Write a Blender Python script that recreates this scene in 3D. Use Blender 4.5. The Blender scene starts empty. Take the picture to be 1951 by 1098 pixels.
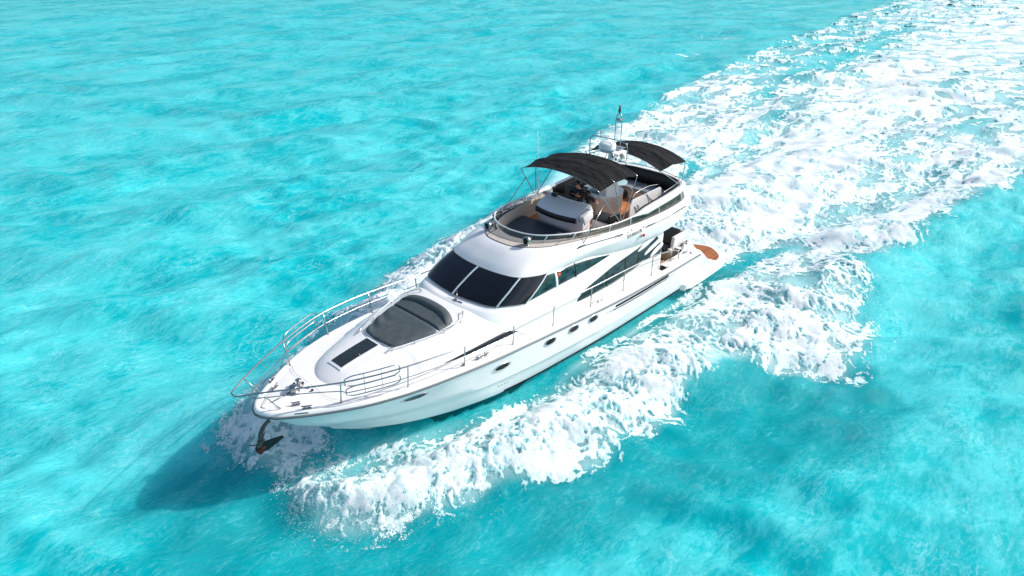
import bpy, bmesh, math, random
import numpy as np
from mathutils import Vector, Matrix
from mathutils.bvhtree import BVHTree
R = math.radians
sc = bpy.context.scene
COL = sc.collection
random.seed(7); np.random.seed(7)

# ------------------------------------------------------------------ camera, sky, sun, exposure
CAM_POS = (14.3957, 13.9748, 13.3187); CAM_YAW, CAM_PITCH = 3.90173, 0.49256
cd = bpy.data.cameras.new('camera'); cam = bpy.data.objects.new('camera', cd); COL.objects.link(cam)
cd.sensor_width = 36; cd.lens = 1300.77 / 1951 * 36; cd.clip_end = 20000; cd.clip_start = 0.5
cam.location = CAM_POS
fw = Vector((math.cos(CAM_YAW) * math.cos(CAM_PITCH), math.sin(CAM_YAW) * math.cos(CAM_PITCH), -math.sin(CAM_PITCH)))
cam.rotation_euler = fw.to_track_quat('-Z', 'Y').to_euler()
sc.camera = cam
SUN_EL, SUN_AZ = R(37), math.atan2(0.57, -0.82)         # towards the sun: astern and to port
sun_dir = Vector((math.cos(SUN_AZ) * math.cos(SUN_EL), math.sin(SUN_AZ) * math.cos(SUN_EL), math.sin(SUN_EL)))
w = bpy.data.worlds.new('World'); sc.world = w; w.use_nodes = True
nt = w.node_tree; sky = nt.nodes.new('ShaderNodeTexSky'); sky.sky_type = 'NISHITA'; sky.sun_disc = False
sky.sun_elevation = SUN_EL; sky.sun_rotation = math.pi / 2 - SUN_AZ
sky.dust_density = 2.0; sky.ozone_density = 1.0
nt.links.new(sky.outputs[0], nt.nodes['Background'].inputs[0]); nt.nodes['Background'].inputs[1].default_value = 0.15
sl = bpy.data.lights.new('sun', 'SUN'); sun = bpy.data.objects.new('sun', sl); COL.objects.link(sun)
sl.energy = 4.1; sl.angle = R(0.6); sl.color = (1, 0.97, 0.92)
sun.rotation_euler = (-sun_dir).to_track_quat('-Z', 'Y').to_euler(); sun.location = (0, 0, 60)
sc.view_settings.view_transform = 'Standard'; sc.view_settings.look = 'None'
sc.view_settings.exposure = 0.13; sc.view_settings.gamma = 1

# ------------------------------------------------------------------ helpers
def link(o, parent=None):
    COL.objects.link(o)
    if parent: o.parent = parent
    return o
def mk(name, v, f, mat, parent=None, smooth=True, sharp=None):
    me = bpy.data.meshes.new(name); me.from_pydata([tuple(p) for p in v], [], f); me.update()
    if mat: me.materials.append(mat)
    bm = bmesh.new(); bm.from_mesh(me); bmesh.ops.remove_doubles(bm, verts=bm.verts, dist=1e-5)
    bmesh.ops.recalc_face_normals(bm, faces=bm.faces); bm.to_mesh(me); bm.free()
    if smooth:
        me.shade_smooth()
        if sharp: me.set_sharp_from_angle(angle=R(sharp))
    return link(bpy.data.objects.new(name, me), parent)
def mkp(name, vf, mat, parent=None, **kw):
    mk(name, vf[0], vf[1], mat, parent, **kw)
    return mk(name, [mir(p) for p in vf[0]], [tuple(reversed(q)) for q in vf[1]], mat, parent, **kw)
def empty(name, loc=(0, 0, 0)):
    o = bpy.data.objects.new(name, None); o.location = loc; COL.objects.link(o); return o
def tag(o, label, cat=None, group=None, kind=None):
    if label: o['label'] = label
    if cat: o['category'] = cat
    if group: o['group'] = group
    if kind: o['kind'] = kind
    return o
def herm(x, xs, ys):
    """smooth (limited cubic) interpolation through a table"""
    xs = np.array(xs, float); ys = np.array(ys, float)
    if xs[0] > xs[-1]: xs, ys = xs[::-1], ys[::-1]
    x = np.asarray(x, float); d = np.diff(ys) / np.diff(xs)
    m = np.concatenate([[d[0]], [0 if a * b <= 0 else 2 * a * b / (a + b) for a, b in zip(d[:-1], d[1:])], [d[-1]]])
    i = np.clip(np.searchsorted(xs, x) - 1, 0, len(xs) - 2); h = xs[i + 1] - xs[i]; t = np.clip((x - xs[i]) / h, 0, 1)
    return (2*t**3-3*t**2+1)*ys[i] + (t**3-2*t**2+t)*h*m[i] + (-2*t**3+3*t**2)*ys[i+1] + (t**3-t**2)*h*m[i+1]
def cr(pts, n, cyc=False):
    """Catmull-Rom through pts, n samples a span"""
    P = [np.array(p, float) for p in pts]; k = len(P); out = []
    for i in range(k if cyc else k - 1):
        p1, p2 = P[i], P[(i + 1) % k]
        p0 = P[i - 1] if (i or cyc) else 2 * p1 - p2
        p3 = P[(i + 2) % k] if (i + 2 < k or cyc) else 2 * p2 - p1
        for j in range(n):
            t = j / n
            out.append(.5 * ((2*p1) + (p2-p0)*t + (2*p0-5*p1+4*p2-p3)*t*t + (3*p1-p0-3*p2+p3)*t**3))
    if not cyc: out.append(P[-1])
    return out
def mir(p): return (p[0], -p[1], p[2])
def grid(rows, cyc=False):
    v = [tuple(p) for r in rows for p in r]; n = len(rows[0]); f = []
    for i in range(len(rows) - 1):
        for j in range(n if cyc else n - 1):
            a = i*n+j; b = i*n+(j+1) % n; f.append((a, b, b+n, a+n))
    return v, f
def join(*vf):
    V = []; F = []
    for v, f in vf:
        o = len(V); V += list(v); F += [tuple(i + o for i in q) for q in f]
    return V, F
def both(vf):
    v, f = vf; return join((v, f), ([mir(p) for p in v], [tuple(reversed(q)) for q in f]))
def tube(pts, r, cyc=False, n=8, caps=True):
    P = [Vector(p) for p in pts]; k = len(P); V = []; F = []; up = None
    rr = r if hasattr(r, '__len__') else [r] * k
    for i in range(k):
        a = P[i - 1] if (i or cyc) else P[i]; b = P[(i + 1) % k] if (i < k - 1 or cyc) else P[i]
        t = (b - a).normalized()
        if up is None: up = Vector((0, 0, 1)) if abs(t.z) < .9 else Vector((1, 0, 0))
        s = t.cross(up)
        if s.length < 1e-4: s = t.cross(Vector((0, 1, 0)))
        s.normalize(); u = s.cross(t).normalized(); up = u
        for j in range(n):
            c = 2 * math.pi * j / n; V.append(tuple(P[i] + rr[i] * (math.cos(c) * s + math.sin(c) * u)))
    for i in range(k if cyc else k - 1):
        for j in range(n):
            a = i*n+j; b = i*n+(j+1) % n; q = (i+1) % k * n; F.append((a, b, q+(j+1) % n, q+j))
    if caps and not cyc: F += [tuple(range(n))[::-1], tuple(range((k-1)*n, k*n))]
    return V, F
def box(c, s, bev=0.0, rot=None, seg=2, taper=None):
    bm = bmesh.new(); bmesh.ops.create_cube(bm, size=1)
    for q in bm.verts:
        q.co = Vector((q.co.x * s[0], q.co.y * s[1], q.co.z * s[2]))
        if taper and q.co.z > 0: q.co.x *= taper[0]; q.co.y *= taper[1]
    if bev: bmesh.ops.bevel(bm, geom=bm.edges[:] , offset=bev, segments=seg, profile=.6, affect='EDGES')
    M = Matrix.Translation(c) @ (rot.to_4x4() if rot else Matrix())
    v = [tuple(M @ q.co) for q in bm.verts]; f = [tuple(l.vert.index for l in p.loops) for p in bm.faces if True]
    bm.verts.index_update(); f = [tuple(q.index for q in p.verts) for p in bm.faces]; bm.free(); return v, f
def prism(out, z0, z1, bev=0.0, seg=3):
    """outline of (x,y) raised from z0 to z1 with rounded top edge"""
    bm = bmesh.new(); lo = [bm.verts.new((x, y, z0)) for x, y in out]; hi = [bm.verts.new((x, y, z1)) for x, y in out]
    n = len(out); bm.faces.new(lo[::-1]); top = bm.faces.new(hi)
    for i in range(n): bm.faces.new((lo[i], lo[(i+1) % n], hi[(i+1) % n], hi[i]))
    if bev: bmesh.ops.bevel(bm, geom=list(top.edges), offset=bev, segments=seg, profile=.5, affect='EDGES')
    bm.verts.index_update(); v = [tuple(q.co) for q in bm.verts]; f = [tuple(q.index for q in p.verts) for p in bm.faces]
    bm.free(); return v, f
def lathe(prof, c, n=20, axis='z'):
    V = []; F = []
    for r, h in prof:
        for j in range(n):
            a = 2*math.pi*j/n; p = (r*math.cos(a), r*math.sin(a), h)
            if axis == 'x': p = (p[2], p[0], p[1])
            if axis == 'y': p = (p[0], p[2], p[1])
            V.append((p[0]+c[0], p[1]+c[1], p[2]+c[2]))
    for i in range(len(prof)-1):
        for j in range(n): F.append((i*n+j, i*n+(j+1) % n, (i+1)*n+(j+1) % n, (i+1)*n+j))
    F += [tuple(range(n)), tuple(range((len(prof)-1)*n, len(prof)*n))]
    return V, F
def slab(poly3, nrm, th):
    """thick plate: polygon of 3D points pushed along nrm"""
    n = len(poly3); d = Vector(nrm) * th; V = [tuple(p) for p in poly3] + [tuple(Vector(p) + d) for p in poly3]
    return V, [tuple(range(n)), tuple(range(n, 2*n))[::-1]] + [(i, (i+1) % n, (i+1) % n+n, i+n) for i in range(n)]

# ------------------------------------------------------------------ materials
def mat(name, col, rough=.5, metal=0., spec=.5, alpha=1, trans=0, var=0, vs=3, bump=0, bs=40, coat=0, vcol=None, stretch=(1, 1, 1), detail=4, bd=.01, sheen=0):
    m = bpy.data.materials.new(name); m.use_nodes = True; t = m.node_tree; b = t.nodes['Principled BSDF']
    b.inputs['Base Color'].default_value = (*col, 1); b.inputs['Roughness'].default_value = rough
    b.inputs['Metallic'].default_value = metal; b.inputs['Specular IOR Level'].default_value = spec
    b.inputs['Alpha'].default_value = alpha; b.inputs['Transmission Weight'].default_value = trans
    b.inputs['Coat Weight'].default_value = coat; b.inputs['Coat Roughness'].default_value = .05
    tc = t.nodes.new('ShaderNodeTexCoord'); mp = t.nodes.new('ShaderNodeMapping'); mp.inputs['Scale'].default_value = stretch
    t.links.new(tc.outputs['Object'], mp.inputs[0])
    if var:
        n = t.nodes.new('ShaderNodeTexNoise'); n.inputs['Scale'].default_value = vs; n.inputs['Detail'].default_value = detail
        mx = t.nodes.new('ShaderNodeMix'); mx.data_type = 'RGBA'
        c2 = vcol or tuple(max(0, c * (1 - var)) for c in col)
        mx.inputs[6].default_value = (*col, 1); mx.inputs[7].default_value = (*c2, 1)
        rp = t.nodes.new('ShaderNodeValToRGB'); rp.color_ramp.elements[0].position = .35; rp.color_ramp.elements[1].position = .7
        t.links.new(mp.outputs[0], n.inputs['Vector']); t.links.new(n.outputs[0], rp.inputs[0]); t.links.new(rp.outputs[0], mx.inputs[0]); t.links.new(mx.outputs[2], b.inputs['Base Color'])
    if bump:
        n = t.nodes.new('ShaderNodeTexNoise'); n.inputs['Scale'].default_value = bs; n.inputs['Detail'].default_value = 3
        bp = t.nodes.new('ShaderNodeBump'); bp.inputs['Strength'].default_value = bump; bp.inputs['Distance'].default_value = bd
        t.links.new(mp.outputs[0], n.inputs['Vector']); t.links.new(n.outputs[0], bp.inputs['Height']); t.links.new(bp.outputs[0], b.inputs['Normal'])
    return m
GEL = mat('gelcoat', (.82, .815, .805), .35, coat=.15, var=.035, vs=1.5)
HULLM = mat('hull_gelcoat', (.86, .86, .86), .3, coat=.25, var=.03, vs=1.2)
DECK = mat('deck_gelcoat', (.78, .775, .76), .5, var=.05, vs=3, bump=.25, bs=220, bd=.003)
BEIGE = mat('beige_nonskid', (.56, .50, .43), .7, var=.10, vs=8, bump=.3, bs=150, bd=.003)
CREAM = mat('cream_vinyl', (.70, .62, .52), .45, var=.06, vs=5)
GLASS = mat('dark_glass', (.004, .006, .010), .06, spec=.5)
SGLASS = mat('side_glass', (.006, .022, .026), .08, spec=.25, var=.6, vs=3.2, vcol=(.03, .085, .09), stretch=(1, 1, 3), detail=8)
MULL = mat('mullion_grey', (.42, .50, .54), .35)
SMOKE = mat('smoked_acrylic', (.05, .045, .035), .05, spec=.5, alpha=.68)
STEEL = mat('polished_steel', (.40, .405, .42), .22, metal=1.)
DSTEEL = mat('brushed_steel', (.27, .28, .30), .35, metal=1.)
RUBR = mat('rub_strip', (.12, .135, .15), .4)
ANTI = mat('black_antifoul', (.008, .008, .011), .75, spec=.15)
PADG = mat('grey_vinyl', (.062, .082, .087), .62, var=.25, vs=6, bump=.35, bs=7, bd=.03)
PADN = mat('navy_vinyl', (.008, .030, .052), .55, var=.3, vs=8, bump=.2, bs=30, bd=.005)
BLK = mat('black_vinyl', (.008, .009, .012), .5)
CANV = mat('black_canvas', (.008, .0085, .010), .85, spec=.2, var=.35, vs=1.6, stretch=(3, 1, 1), bump=1., bs=1.6, bd=.16, detail=5)
CUSH = mat('pale_cushion', (.30, .35, .38), .7, var=.12, vs=6, bump=.2, bs=20)
BRASS = mat('bronze', (.13, .115, .10), .45, metal=.6, var=.5, vs=25, vcol=(.05, .04, .04), bump=.4, bs=60)
RUST = mat('rusty_steel', (.17, .06, .035), .6, metal=.5, var=.6, vs=18, vcol=(.015, .015, .018), bump=.5, bs=50)
RED = mat('red_plastic', (.6, .02, .02), .4); YEL = mat('yellow_badge', (.7, .5, .05), .4); ORG = mat('orange_float', (.75, .10, .02), .5)
DARK = mat('dark_lens', (.004, .004, .005), .2, spec=.2); GREY = mat('grey_letters', (.2, .2, .21), .35)
def teak_mat(name, axis='y', w=.06, col=(.36, .135, .045), c2=(.22, .07, .022)):
    m = mat(name, col, .55, spec=.3); t = m.node_tree; b = t.nodes['Principled BSDF']
    tc = t.nodes.new('ShaderNodeTexCoord'); sp = t.nodes.new('ShaderNodeSeparateXYZ'); t.links.new(tc.outputs['Object'], sp.inputs[0])
    mu = t.nodes.new('ShaderNodeMath'); mu.operation = 'DIVIDE'; mu.inputs[1].default_value = w; t.links.new(sp.outputs[{'x': 0, 'y': 1}[axis]], mu.inputs[0])
    fl = t.nodes.new('ShaderNodeMath'); fl.operation = 'FLOOR'; t.links.new(mu.outputs[0], fl.inputs[0])
    fr = t.nodes.new('ShaderNodeMath'); fr.operation = 'FRACT'; t.links.new(mu.outputs[0], fr.inputs[0])
    wn = t.nodes.new('ShaderNodeTexWhiteNoise'); wn.noise_dimensions = '1D'; t.links.new(fl.outputs[0], wn.inputs['W'])
    no = t.nodes.new('ShaderNodeTexNoise'); no.inputs['Scale'].default_value = 4; mp = t.nodes.new('ShaderNodeMapping')
    mp.inputs['Scale'].default_value = (2, 14, 2) if axis == 'y' else (14, 2, 2); t.links.new(tc.outputs['Object'], mp.inputs[0]); t.links.new(mp.outputs[0], no.inputs['Vector'])
    ad = t.nodes.new('ShaderNodeMath'); ad.operation = 'MULTIPLY_ADD'; ad.inputs[1].default_value = .6; t.links.new(wn.outputs['Value'], ad.inputs[0]); t.links.new(no.outputs[0], ad.inputs[2])
    mx = t.nodes.new('ShaderNodeMix'); mx.data_type = 'RGBA'; mx.inputs[6].default_value = (*c2, 1); mx.inputs[7].default_value = (col[0]*1.35, col[1]*1.35, col[2]*1.3, 1); t.links.new(ad.outputs[0], mx.inputs[0])
    gt = t.nodes.new('ShaderNodeMath'); gt.operation = 'LESS_THAN'; gt.inputs[1].default_value = .10; t.links.new(fr.outputs[0], gt.inputs[0])
    m2 = t.nodes.new('ShaderNodeMix'); m2.data_type = 'RGBA'; t.links.new(gt.outputs[0], m2.inputs[0]); t.links.new(mx.outputs[2], m2.inputs[6]); m2.inputs[7].default_value = (.03, .018, .012, 1)
    t.links.new(m2.outputs[2], b.inputs['Base Color']); return m
TEAK = teak_mat('teak_planks', 'y', .055); TEAKX = teak_mat('teak_platform', 'y', .11, (.30, .10, .030), (.13, .035, .012))
TEAKF = teak_mat('teak_fly', 'y', .06, (.42, .17, .065), (.34, .13, .05))

# ================================================================== THE YACHT
yacht = empty('motor_yacht')
tag(yacht, 'white motor yacht speeding through turquoise water with black flybridge sunshades', 'motor yacht')

# ---- hull guides (port side); x runs forward, y to port, z up
RX = [9.0, 8.93, 8.65, 7.84, 6.88, 6.0, 5.38, 4.4, 2.85, 1.6, .2, -1.4, -3.5, -6.0, -8.2, -8.7, -9.05, -9.5, -10.0, -10.5]
RY = [0, .23, .57, 1.12, 1.63, 1.93, 2.07, 2.22, 2.37, 2.43, 2.46, 2.50, 2.53, 2.52, 2.47, 2.45, 2.43, 2.41, 2.38, 2.33]
RZ = [2.47, 2.47, 2.46, 2.43, 2.40, 2.37, 2.34, 2.29, 2.20, 2.13, 2.03, 1.93, 1.81, 1.72, 1.66, 1.60, 1.42, 1.05, .74, .60]
rub = cr(list(zip(RX, RY, RZ)), 5)
rub_y = lambda x: float(herm(x, RX, RY)); rub_z = lambda x: float(herm(x, RX, RZ))
def guide(x0, x1, ty, tz):
    out = []
    for p in rub:
        u = (9.0 - p[0]) / 19.5; x = x0 + (x1 - x0) * u
        out.append(np.array([x, float(herm(x, *ty)), float(herm(x, *tz))]))
    return out
chine = guide(7.05, -10.4, ([7.05, 7.0, 6.6, 6, 5, 3.6, 2, 0, -3.8, -10.4], [0, .12, .45, .82, 1.26, 1.68, 1.95, 2.1, 2.2, 2.2]),
              ([7.05, 6, 5, 3.6, 2, 0, -3.8, -10.4], [.95, .78, .66, .55, .46, .41, .34, .28]))
knuck = guide(8.15, -10.45, ([8.15, 8.1, 7.5, 6.5, 5.5, 4, 2.5, 0, -3.5, -10.4], [0, .16, .66, 1.16, 1.53, 1.92, 2.16, 2.34, 2.43, 2.33]),
              ([8.15, 6.5, 4, 0, -3.5, -10.4], [1.68, 1.50, 1.25, 1.05, .95, .9]))
keel = guide(5.8, -10.4, ([5.8, -10.4], [0, 0]), ([5.8, 4.5, 2.5, -1, -10.4], [0.05, -.35, -.6, -.75, -.7]))
spray = [c * 1 + np.array([0, -.05 if c[1] > .1 else 0, -.07]) for c in chine]
for i, (k, r_, c) in enumerate(zip(knuck, rub, chine)):
    k[2] = min(k[2], .55 * r_[2] + .45 * c[2])
def blend(a, b, t, bow=0):
    o = []
    for p, q in zip(a, b):
        m = p + (q - p) * t; fl = max(0, min(1, (p[0] - 1) / 6)) * bow
        m[1] = max(0, m[1] - fl * math.sin(math.pi * t) * min(1, m[1] * 2)); o.append(m)
    return o
nk = knuck
rows = [[q - np.array([0, 0, .0]) for q in rub], blend(rub, nk, .25, .03), blend(rub, nk, .5, .06), blend(rub, nk, .75, .04), nk,
        blend(nk, chine, .04), blend(nk, chine, .35, .03), blend(nk, chine, .7, .03), chine, spray, blend(spray, keel, .5), keel]
rows[5] = [p - np.array([0, .018 if p[1] > .1 else 0, .0]) for p in rows[5]]
hv, hf = grid(rows)
n = len(rub)
V, F = both((hv, hf))
endl = [r_[-1] for r_ in rows]
ev = [tuple(p) for p in endl] + [mir(p) for p in endl][::-1]
V2, F2 = join((V, F), (ev, [tuple(range(len(ev)))]))
hull = mk('hull', V2, F2, HULLM, yacht, sharp=32)
hull_bvh = BVHTree.FromPolygons([Vector(p) for p in V2], F2)
# black boot stripe just above the spray edge
sel = [i for i, c in enumerate(chine) if c[0] < 2.3]
st = [[chine[i] + np.array([0, .012, .055]) for i in sel], [chine[i] + np.array([0, .014, -.035]) for i in sel], [spray[i] + np.array([0, .014, -.01]) for i in sel], [spray[i] + np.array([0, -.25, -.05]) for i in sel]]
mkp('boot_stripe', (grid(st)), ANTI, hull, sharp=30)
# rubbing strake
mk('rub_rail', *both(tube([p + np.array([0, .012, 0]) for p in rub[:len(rub)-22]], .036, n=8)), RUBR, hull)
# gunwale toe and deck
gi = len(rub) - 20
inn = lambda p, d: np.array([p[0] - (.9 * d if p[1] < .5 else .45 * d if p[1] < 1.2 else .12 * d if p[1] < 2 else 0), max(0, p[1] - d * min(1, p[1] * 1.6)), p[2]])
top1 = [p + np.array([0, .0, .02]) for p in rub[:gi]]; top2 = [inn(p, .02) + np.array([0, 0, .09]) for p in rub[:gi]]
top3 = [inn(p, .07) + np.array([0, 0, .125]) for p in rub[:gi]]; top4 = [inn(p, .15) + np.array([0, 0, .12]) for p in rub[:gi]]; top5 = [inn(p, .2) + np.array([0, 0, .085]) for p in rub[:gi]]
mk('gunwale', *both(grid([top1, top2, top3, top4, top5])), GEL, yacht, sharp=50)
COCK = -6.45
edge = [p for p in top5 if p[0] > COCK]
rowsd = []
for k in range(13):
    u = -1 + k / 6; rowsd.append([(p[0], p[1] * u, p[2] + .05 * (1 - u * u)) for p in edge])
sd = [p for p in top5 if p[0] <= COCK + .35]
sdi = [(p[0], 1.95, p[2] + .01) for p in sd]
mk('deck', *join(grid(rowsd), both(grid([sd, sdi]))), DECK, yacht, sharp=40)
deck_z = lambda x: rub_z(x) + .085

# ---- foredeck trunk (coachroof)
TX = [7.22, 7.18, 7.0, 6.73, 5.8, 4.34, 2.8, 1.0, -1, -6.3]; TW = [0, .2, .55, .82, 1.28, 1.74, 1.93, 2.0, 2.02, 2.03]
CX = [7.22, 7.0, 6.55, 5.9, 5.3, 4.6, 3.9, 3.4, 2.6, 1.5, -6.3]; CZ = [2.50, 2.62, 2.77, 2.86, 2.92, 2.99, 3.06, 3.12, 3.19, 3.2, 3.2]
def trunk_z(x, y):
    wv = max(float(herm(x, TX, TW)), .02); zd = deck_z(x) - .03; u = min(1, abs(y) / wv); h = float(herm(x, CX, CZ)) - zd
    p = 2.2 + 1.9 * min(1, max(0, (7 - x) / 3))
    return zd + h * max(0, 1 - u ** p) ** (.62 if x > 5 else .5)
xs = [7.22 - 7.0 * (i / 90) ** 1.15 for i in range(91)]
trows = []
for x in xs:
    wv = max(float(herm(x, TX, TW)), .001); r_ = []
    for k in range(49):
        a = -math.pi / 2 + math.pi * k / 48; u = math.sin(a); r_.append((x, wv * u, trunk_z(x, wv * u)))
    trows.append(r_)
tv, tf = grid(trows)
trunk = mk('coachroof', tv, tf, GEL, yacht, sharp=55)
trunk_bvh = BVHTree.FromPolygons([Vector(p) for p in tv], tf)

# ---- house: dash skirt, windscreen zone, sides
K = [(2.85, 0, 3.08), (2.80, .8, 3.06), (2.55, 1.5, 2.9), (1.9, 1.92, 2.55), (1.0, 2.03, 2.1), (0, 2.04, 2.0), (-1.5, 2.05, 1.9), (-3, 2.05, 1.85), (-4.6, 2.05, 1.8), (-6.3, 2.05, 1.6)]
W = [(2.36, 0, 3.25), (2.30, .75, 3.27), (2.10, 1.44, 3.25), (1.62, 1.74, 3.20), (1.05, 1.89, 3.12), (0, 1.95, 3.08), (-1.5, 1.99, 3.0), (-3, 2.01, 2.9), (-4.6, 2.02, 2.8), (-6.3, 2.02, 2.7)]
L = [(1.24, 0, 3.79), (1.20, .7, 3.80), (1.01, 1.39, 3.80), (.56, 1.68, 3.77), (0, 1.81, 3.74), (-.7, 1.88, 3.73), (-1.9, 1.92, 3.66), (-3, 1.97, 3.46), (-4.8, 2.0, 3.42), (-6.3, 2.0, 3.44)]
NS = 8
Kc, Wc, Lc = cr(K, NS), cr(W, NS), cr(L, NS)
def lerp(a, b, t): return [p + (q - p) * t for p, q in zip(a, b)]
W2 = [p + np.array([.05 if i < 4 * NS else 0, 0, -.035]) for i, p in enumerate(Wc)]
hr = [Kc, lerp(Kc, W2, .5), lerp(Kc, W2, .8)] + [W2, Wc] + [lerp(Wc, Lc, t) for t in (.25, .5, .75)] + [Lc]
for i in range(len(Kc)):
    if i < 4 * NS: hr[1][i] = hr[1][i] + np.array([.02, 0, .07]); hr[2][i] = hr[2][i] + np.array([.03, 0, .035])
    bl = .05 * min(1, max(0, (i / NS - 1)))
    for k, s in ((5, .75), (6, 1), (7, .75)): hr[k][i] = hr[k][i] + np.array([.03 if i < 3 * NS else 0, bl * s * .7, .02 if i < 3 * NS else 0])
v0, f0 = grid(hr); v1, f1 = both((v0, f0))
bk = [r_[-1] for r_ in hr]; bkv = [tuple(p) for p in bk] + [mir(p) for p in bk][::-1]
v2, f2 = join((v1, f1), (bkv, [tuple(range(len(bkv)))]))
house = mk('superstructure', v2, f2, GEL, yacht, sharp=50)
house_bvh = BVHTree.FromPolygons([Vector(p) for p in v2], f2)
def side_y(bvh, x, z, y0=4.):
    h = bvh.ray_cast(Vector((x, y0, z)), Vector((0, -1, 0)))
    return h[0].y if h[0] else None
def side_patch(bvh, lo, hi, nx=40, nz=8, off=.008, mirror=False):
    """lo, hi: tables of (x,z); conforming panel standing proud of the surface by off"""
    x0 = max(min(p[0] for p in lo), min(p[0] for p in hi)); x1 = min(max(p[0] for p in lo), max(p[0] for p in hi))
    L_ = sorted(lo); H_ = sorted(hi); rows_ = []
    for j in range(nz + 1):
        r_ = []
        for i in range(nx + 1):
            x = x0 + (x1 - x0) * i / nx
            a = float(herm(x, [p[0] for p in L_], [p[1] for p in L_])); b = float(herm(x, [p[0] for p in H_], [p[1] for p in H_]))
            z = a + (b - a) * j / nz; y = side_y(bvh, x, z)
            if y is None: y = rows_[-1][i][1] - off if rows_ else 2.
            r_.append((x, y + off, z))
        rows_.append(r_)
    rim = [rows_[0][i] for i in range(nx + 1)] + [rows_[j][nx] for j in range(1, nz + 1)] + [rows_[nz][i] for i in range(nx - 1, -1, -1)] + [rows_[j][0] for j in range(nz - 1, 0, -1)]
    sk = [[(p[0], p[1], p[2]) for p in rim], [(p[0], p[1] - off * 2.5, p[2]) for p in rim]]
    g = join(grid(rows_), grid(sk, cyc=True))
    return both(g) if mirror else g

# windscreen panes: conforming to the W..L band, standing 12 mm proud
def band_point(s, t):
    """s: station 0..9 (negative = starboard), t: 0 at W, 1 at L"""
    a = abs(s) * NS; i = min(int(a), len(Wc) - 2); fr = a - i
    def row(r_): return r_[i] + (r_[i + 1] - r_[i]) * fr
    R5 = [hr[4], hr[5], hr[6], hr[7], hr[8]]; tt = t * 4; j = min(int(tt), 3); g = tt - j
    p = row(R5[j]) * (1 - g) + row(R5[j + 1]) * g
    return np.array([p[0], -p[1] if s < 0 else p[1], p[2]])
def band_patch(s0, s1, t0=.03, t1=.97, off=.014, ns=14, ntt=6):
    rows_ = []
    for j in range(ntt + 1):
        r_ = []
        for i in range(ns + 1):
            s = s0(j / ntt) + (s1(j / ntt) - s0(j / ntt)) * i / ns; t = t0 + (t1 - t0) * j / ntt
            p = band_point(s, t); e = .01
            q = band_point(s + e, t); r2 = band_point(s, min(1, t + e)) if t < .98 else 2 * p - band_point(s, t - e)
            nn = np.cross(q - p, r2 - p); nn /= (np.linalg.norm(nn) + 1e-12)
            if nn[2] < 0: nn = -nn
            r_.append(p + nn * off)
        rows_.append(r_)
    return grid(rows_)
c_ = lambda v: (lambda t: v)
fr_s = 2.25
mk('windscreen', *band_patch(c_(-3.95), lambda t: 3.95 - .0 * t, .0, 1., .008, ns=60), GLASS, house)
for nm, a, b in (('windscreen_pane', -3.9, -fr_s + .03), ('windscreen_pane', -fr_s + .07, -.035), ('windscreen_pane', .035, fr_s - .07), ('windscreen_pane', fr_s - .03, 3.9)):
    mk(nm, *band_patch(c_(a), c_(b), .05, .95, .018), GLASS, house)
def bar(s, r=.035):
    pts = [band_point(s, t) for t in np.linspace(0, 1, 9)]
    tx = band_point(s + .02, .5) - band_point(s - .02, .5); tx /= np.linalg.norm(tx)
    up = np.cross(pts[-1] - pts[0], tx); up /= np.linalg.norm(up); up = up if up[2] > 0 else -up
    rr = [[p - tx * r + up * .01, p - tx * r * .8 + up * .034, p + tx * r * .8 + up * .034, p + tx * r + up * .01] for p in pts]
    return grid(rr)
for s in (-fr_s, 0.0, fr_s, ): mk('mullion', *bar(s), MULL, house)
for s in (-3.95, 3.95): mk('corner_post', *bar(s, .028), mat('post_white', (.7, .75, .76), .3) if s < 0 else bpy.data.materials['post_white'], house)
# gasket lines round the screen
for t_, nm in ((0.0, 'screen_seal'), (1.0, 'screen_seal')):
    mk(nm, *tube([band_point(s, t_) + np.array([.0, 0, .012]) for s in np.linspace(-3.9, 3.9, 60)], .016, n=6), RUBR, house)

lowF = [(1.0, 3.15), (.9, 3.17), (0.0, 3.22), (-1.2, 3.26), (-2.1, 3.31), (-3.0, 3.385)]
topF = [(1.0, 3.17), (.75, 3.33), (.2, 3.70), (-.25, 3.69), (-.7, 3.685), (-1.2, 3.66), (-2.1, 3.555), (-3.0, 3.40)]
g = side_patch(house_bvh, lowF, topF, nx=60)
mkp('side_window', g, SGLASS, house)
for x, wd, m_ in ((-.28, .05, bpy.data.materials['post_white']), (-1.2, .018, BLK)):
    mkp('window_post', side_patch(house_bvh, [(x - wd, 3.235), (x + wd, 3.215)], [(x - wd, 3.69), (x + wd, 3.70)], nx=2, off=.02), m_, house)
lowA = [(-1.27, 2.30), (-1.5, 2.265), (-2.0, 2.24), (-3.2, 2.23), (-4.4, 2.33), (-5.2, 2.42), (-5.5, 2.40), (-6.0, 2.32), (-6.28, 2.4)]
topA = [(-1.27, 2.32), (-1.55, 2.52), (-2.5, 2.745), (-3.5, 2.94), (-4.6, 3.10), (-5.2, 3.2), (-5.7, 3.24), (-6.05, 3.0), (-6.28, 2.6)]
g = side_patch(house_bvh, lowA, topA, nx=60)
mkp('side_window', g, SGLASS, house)
for x in (-2.9, -3.95, -4.75):
    zl = float(herm(x, *zip(*sorted(lowA)))); zh = float(herm(x, *zip(*sorted(topA))))
    mkp('window_post', side_patch(house_bvh, [(x - .02, zl), (x + .02, zl)], [(x - .02, zh), (x + .02, zh)], nx=2, off=.02), BLK, house)
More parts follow.
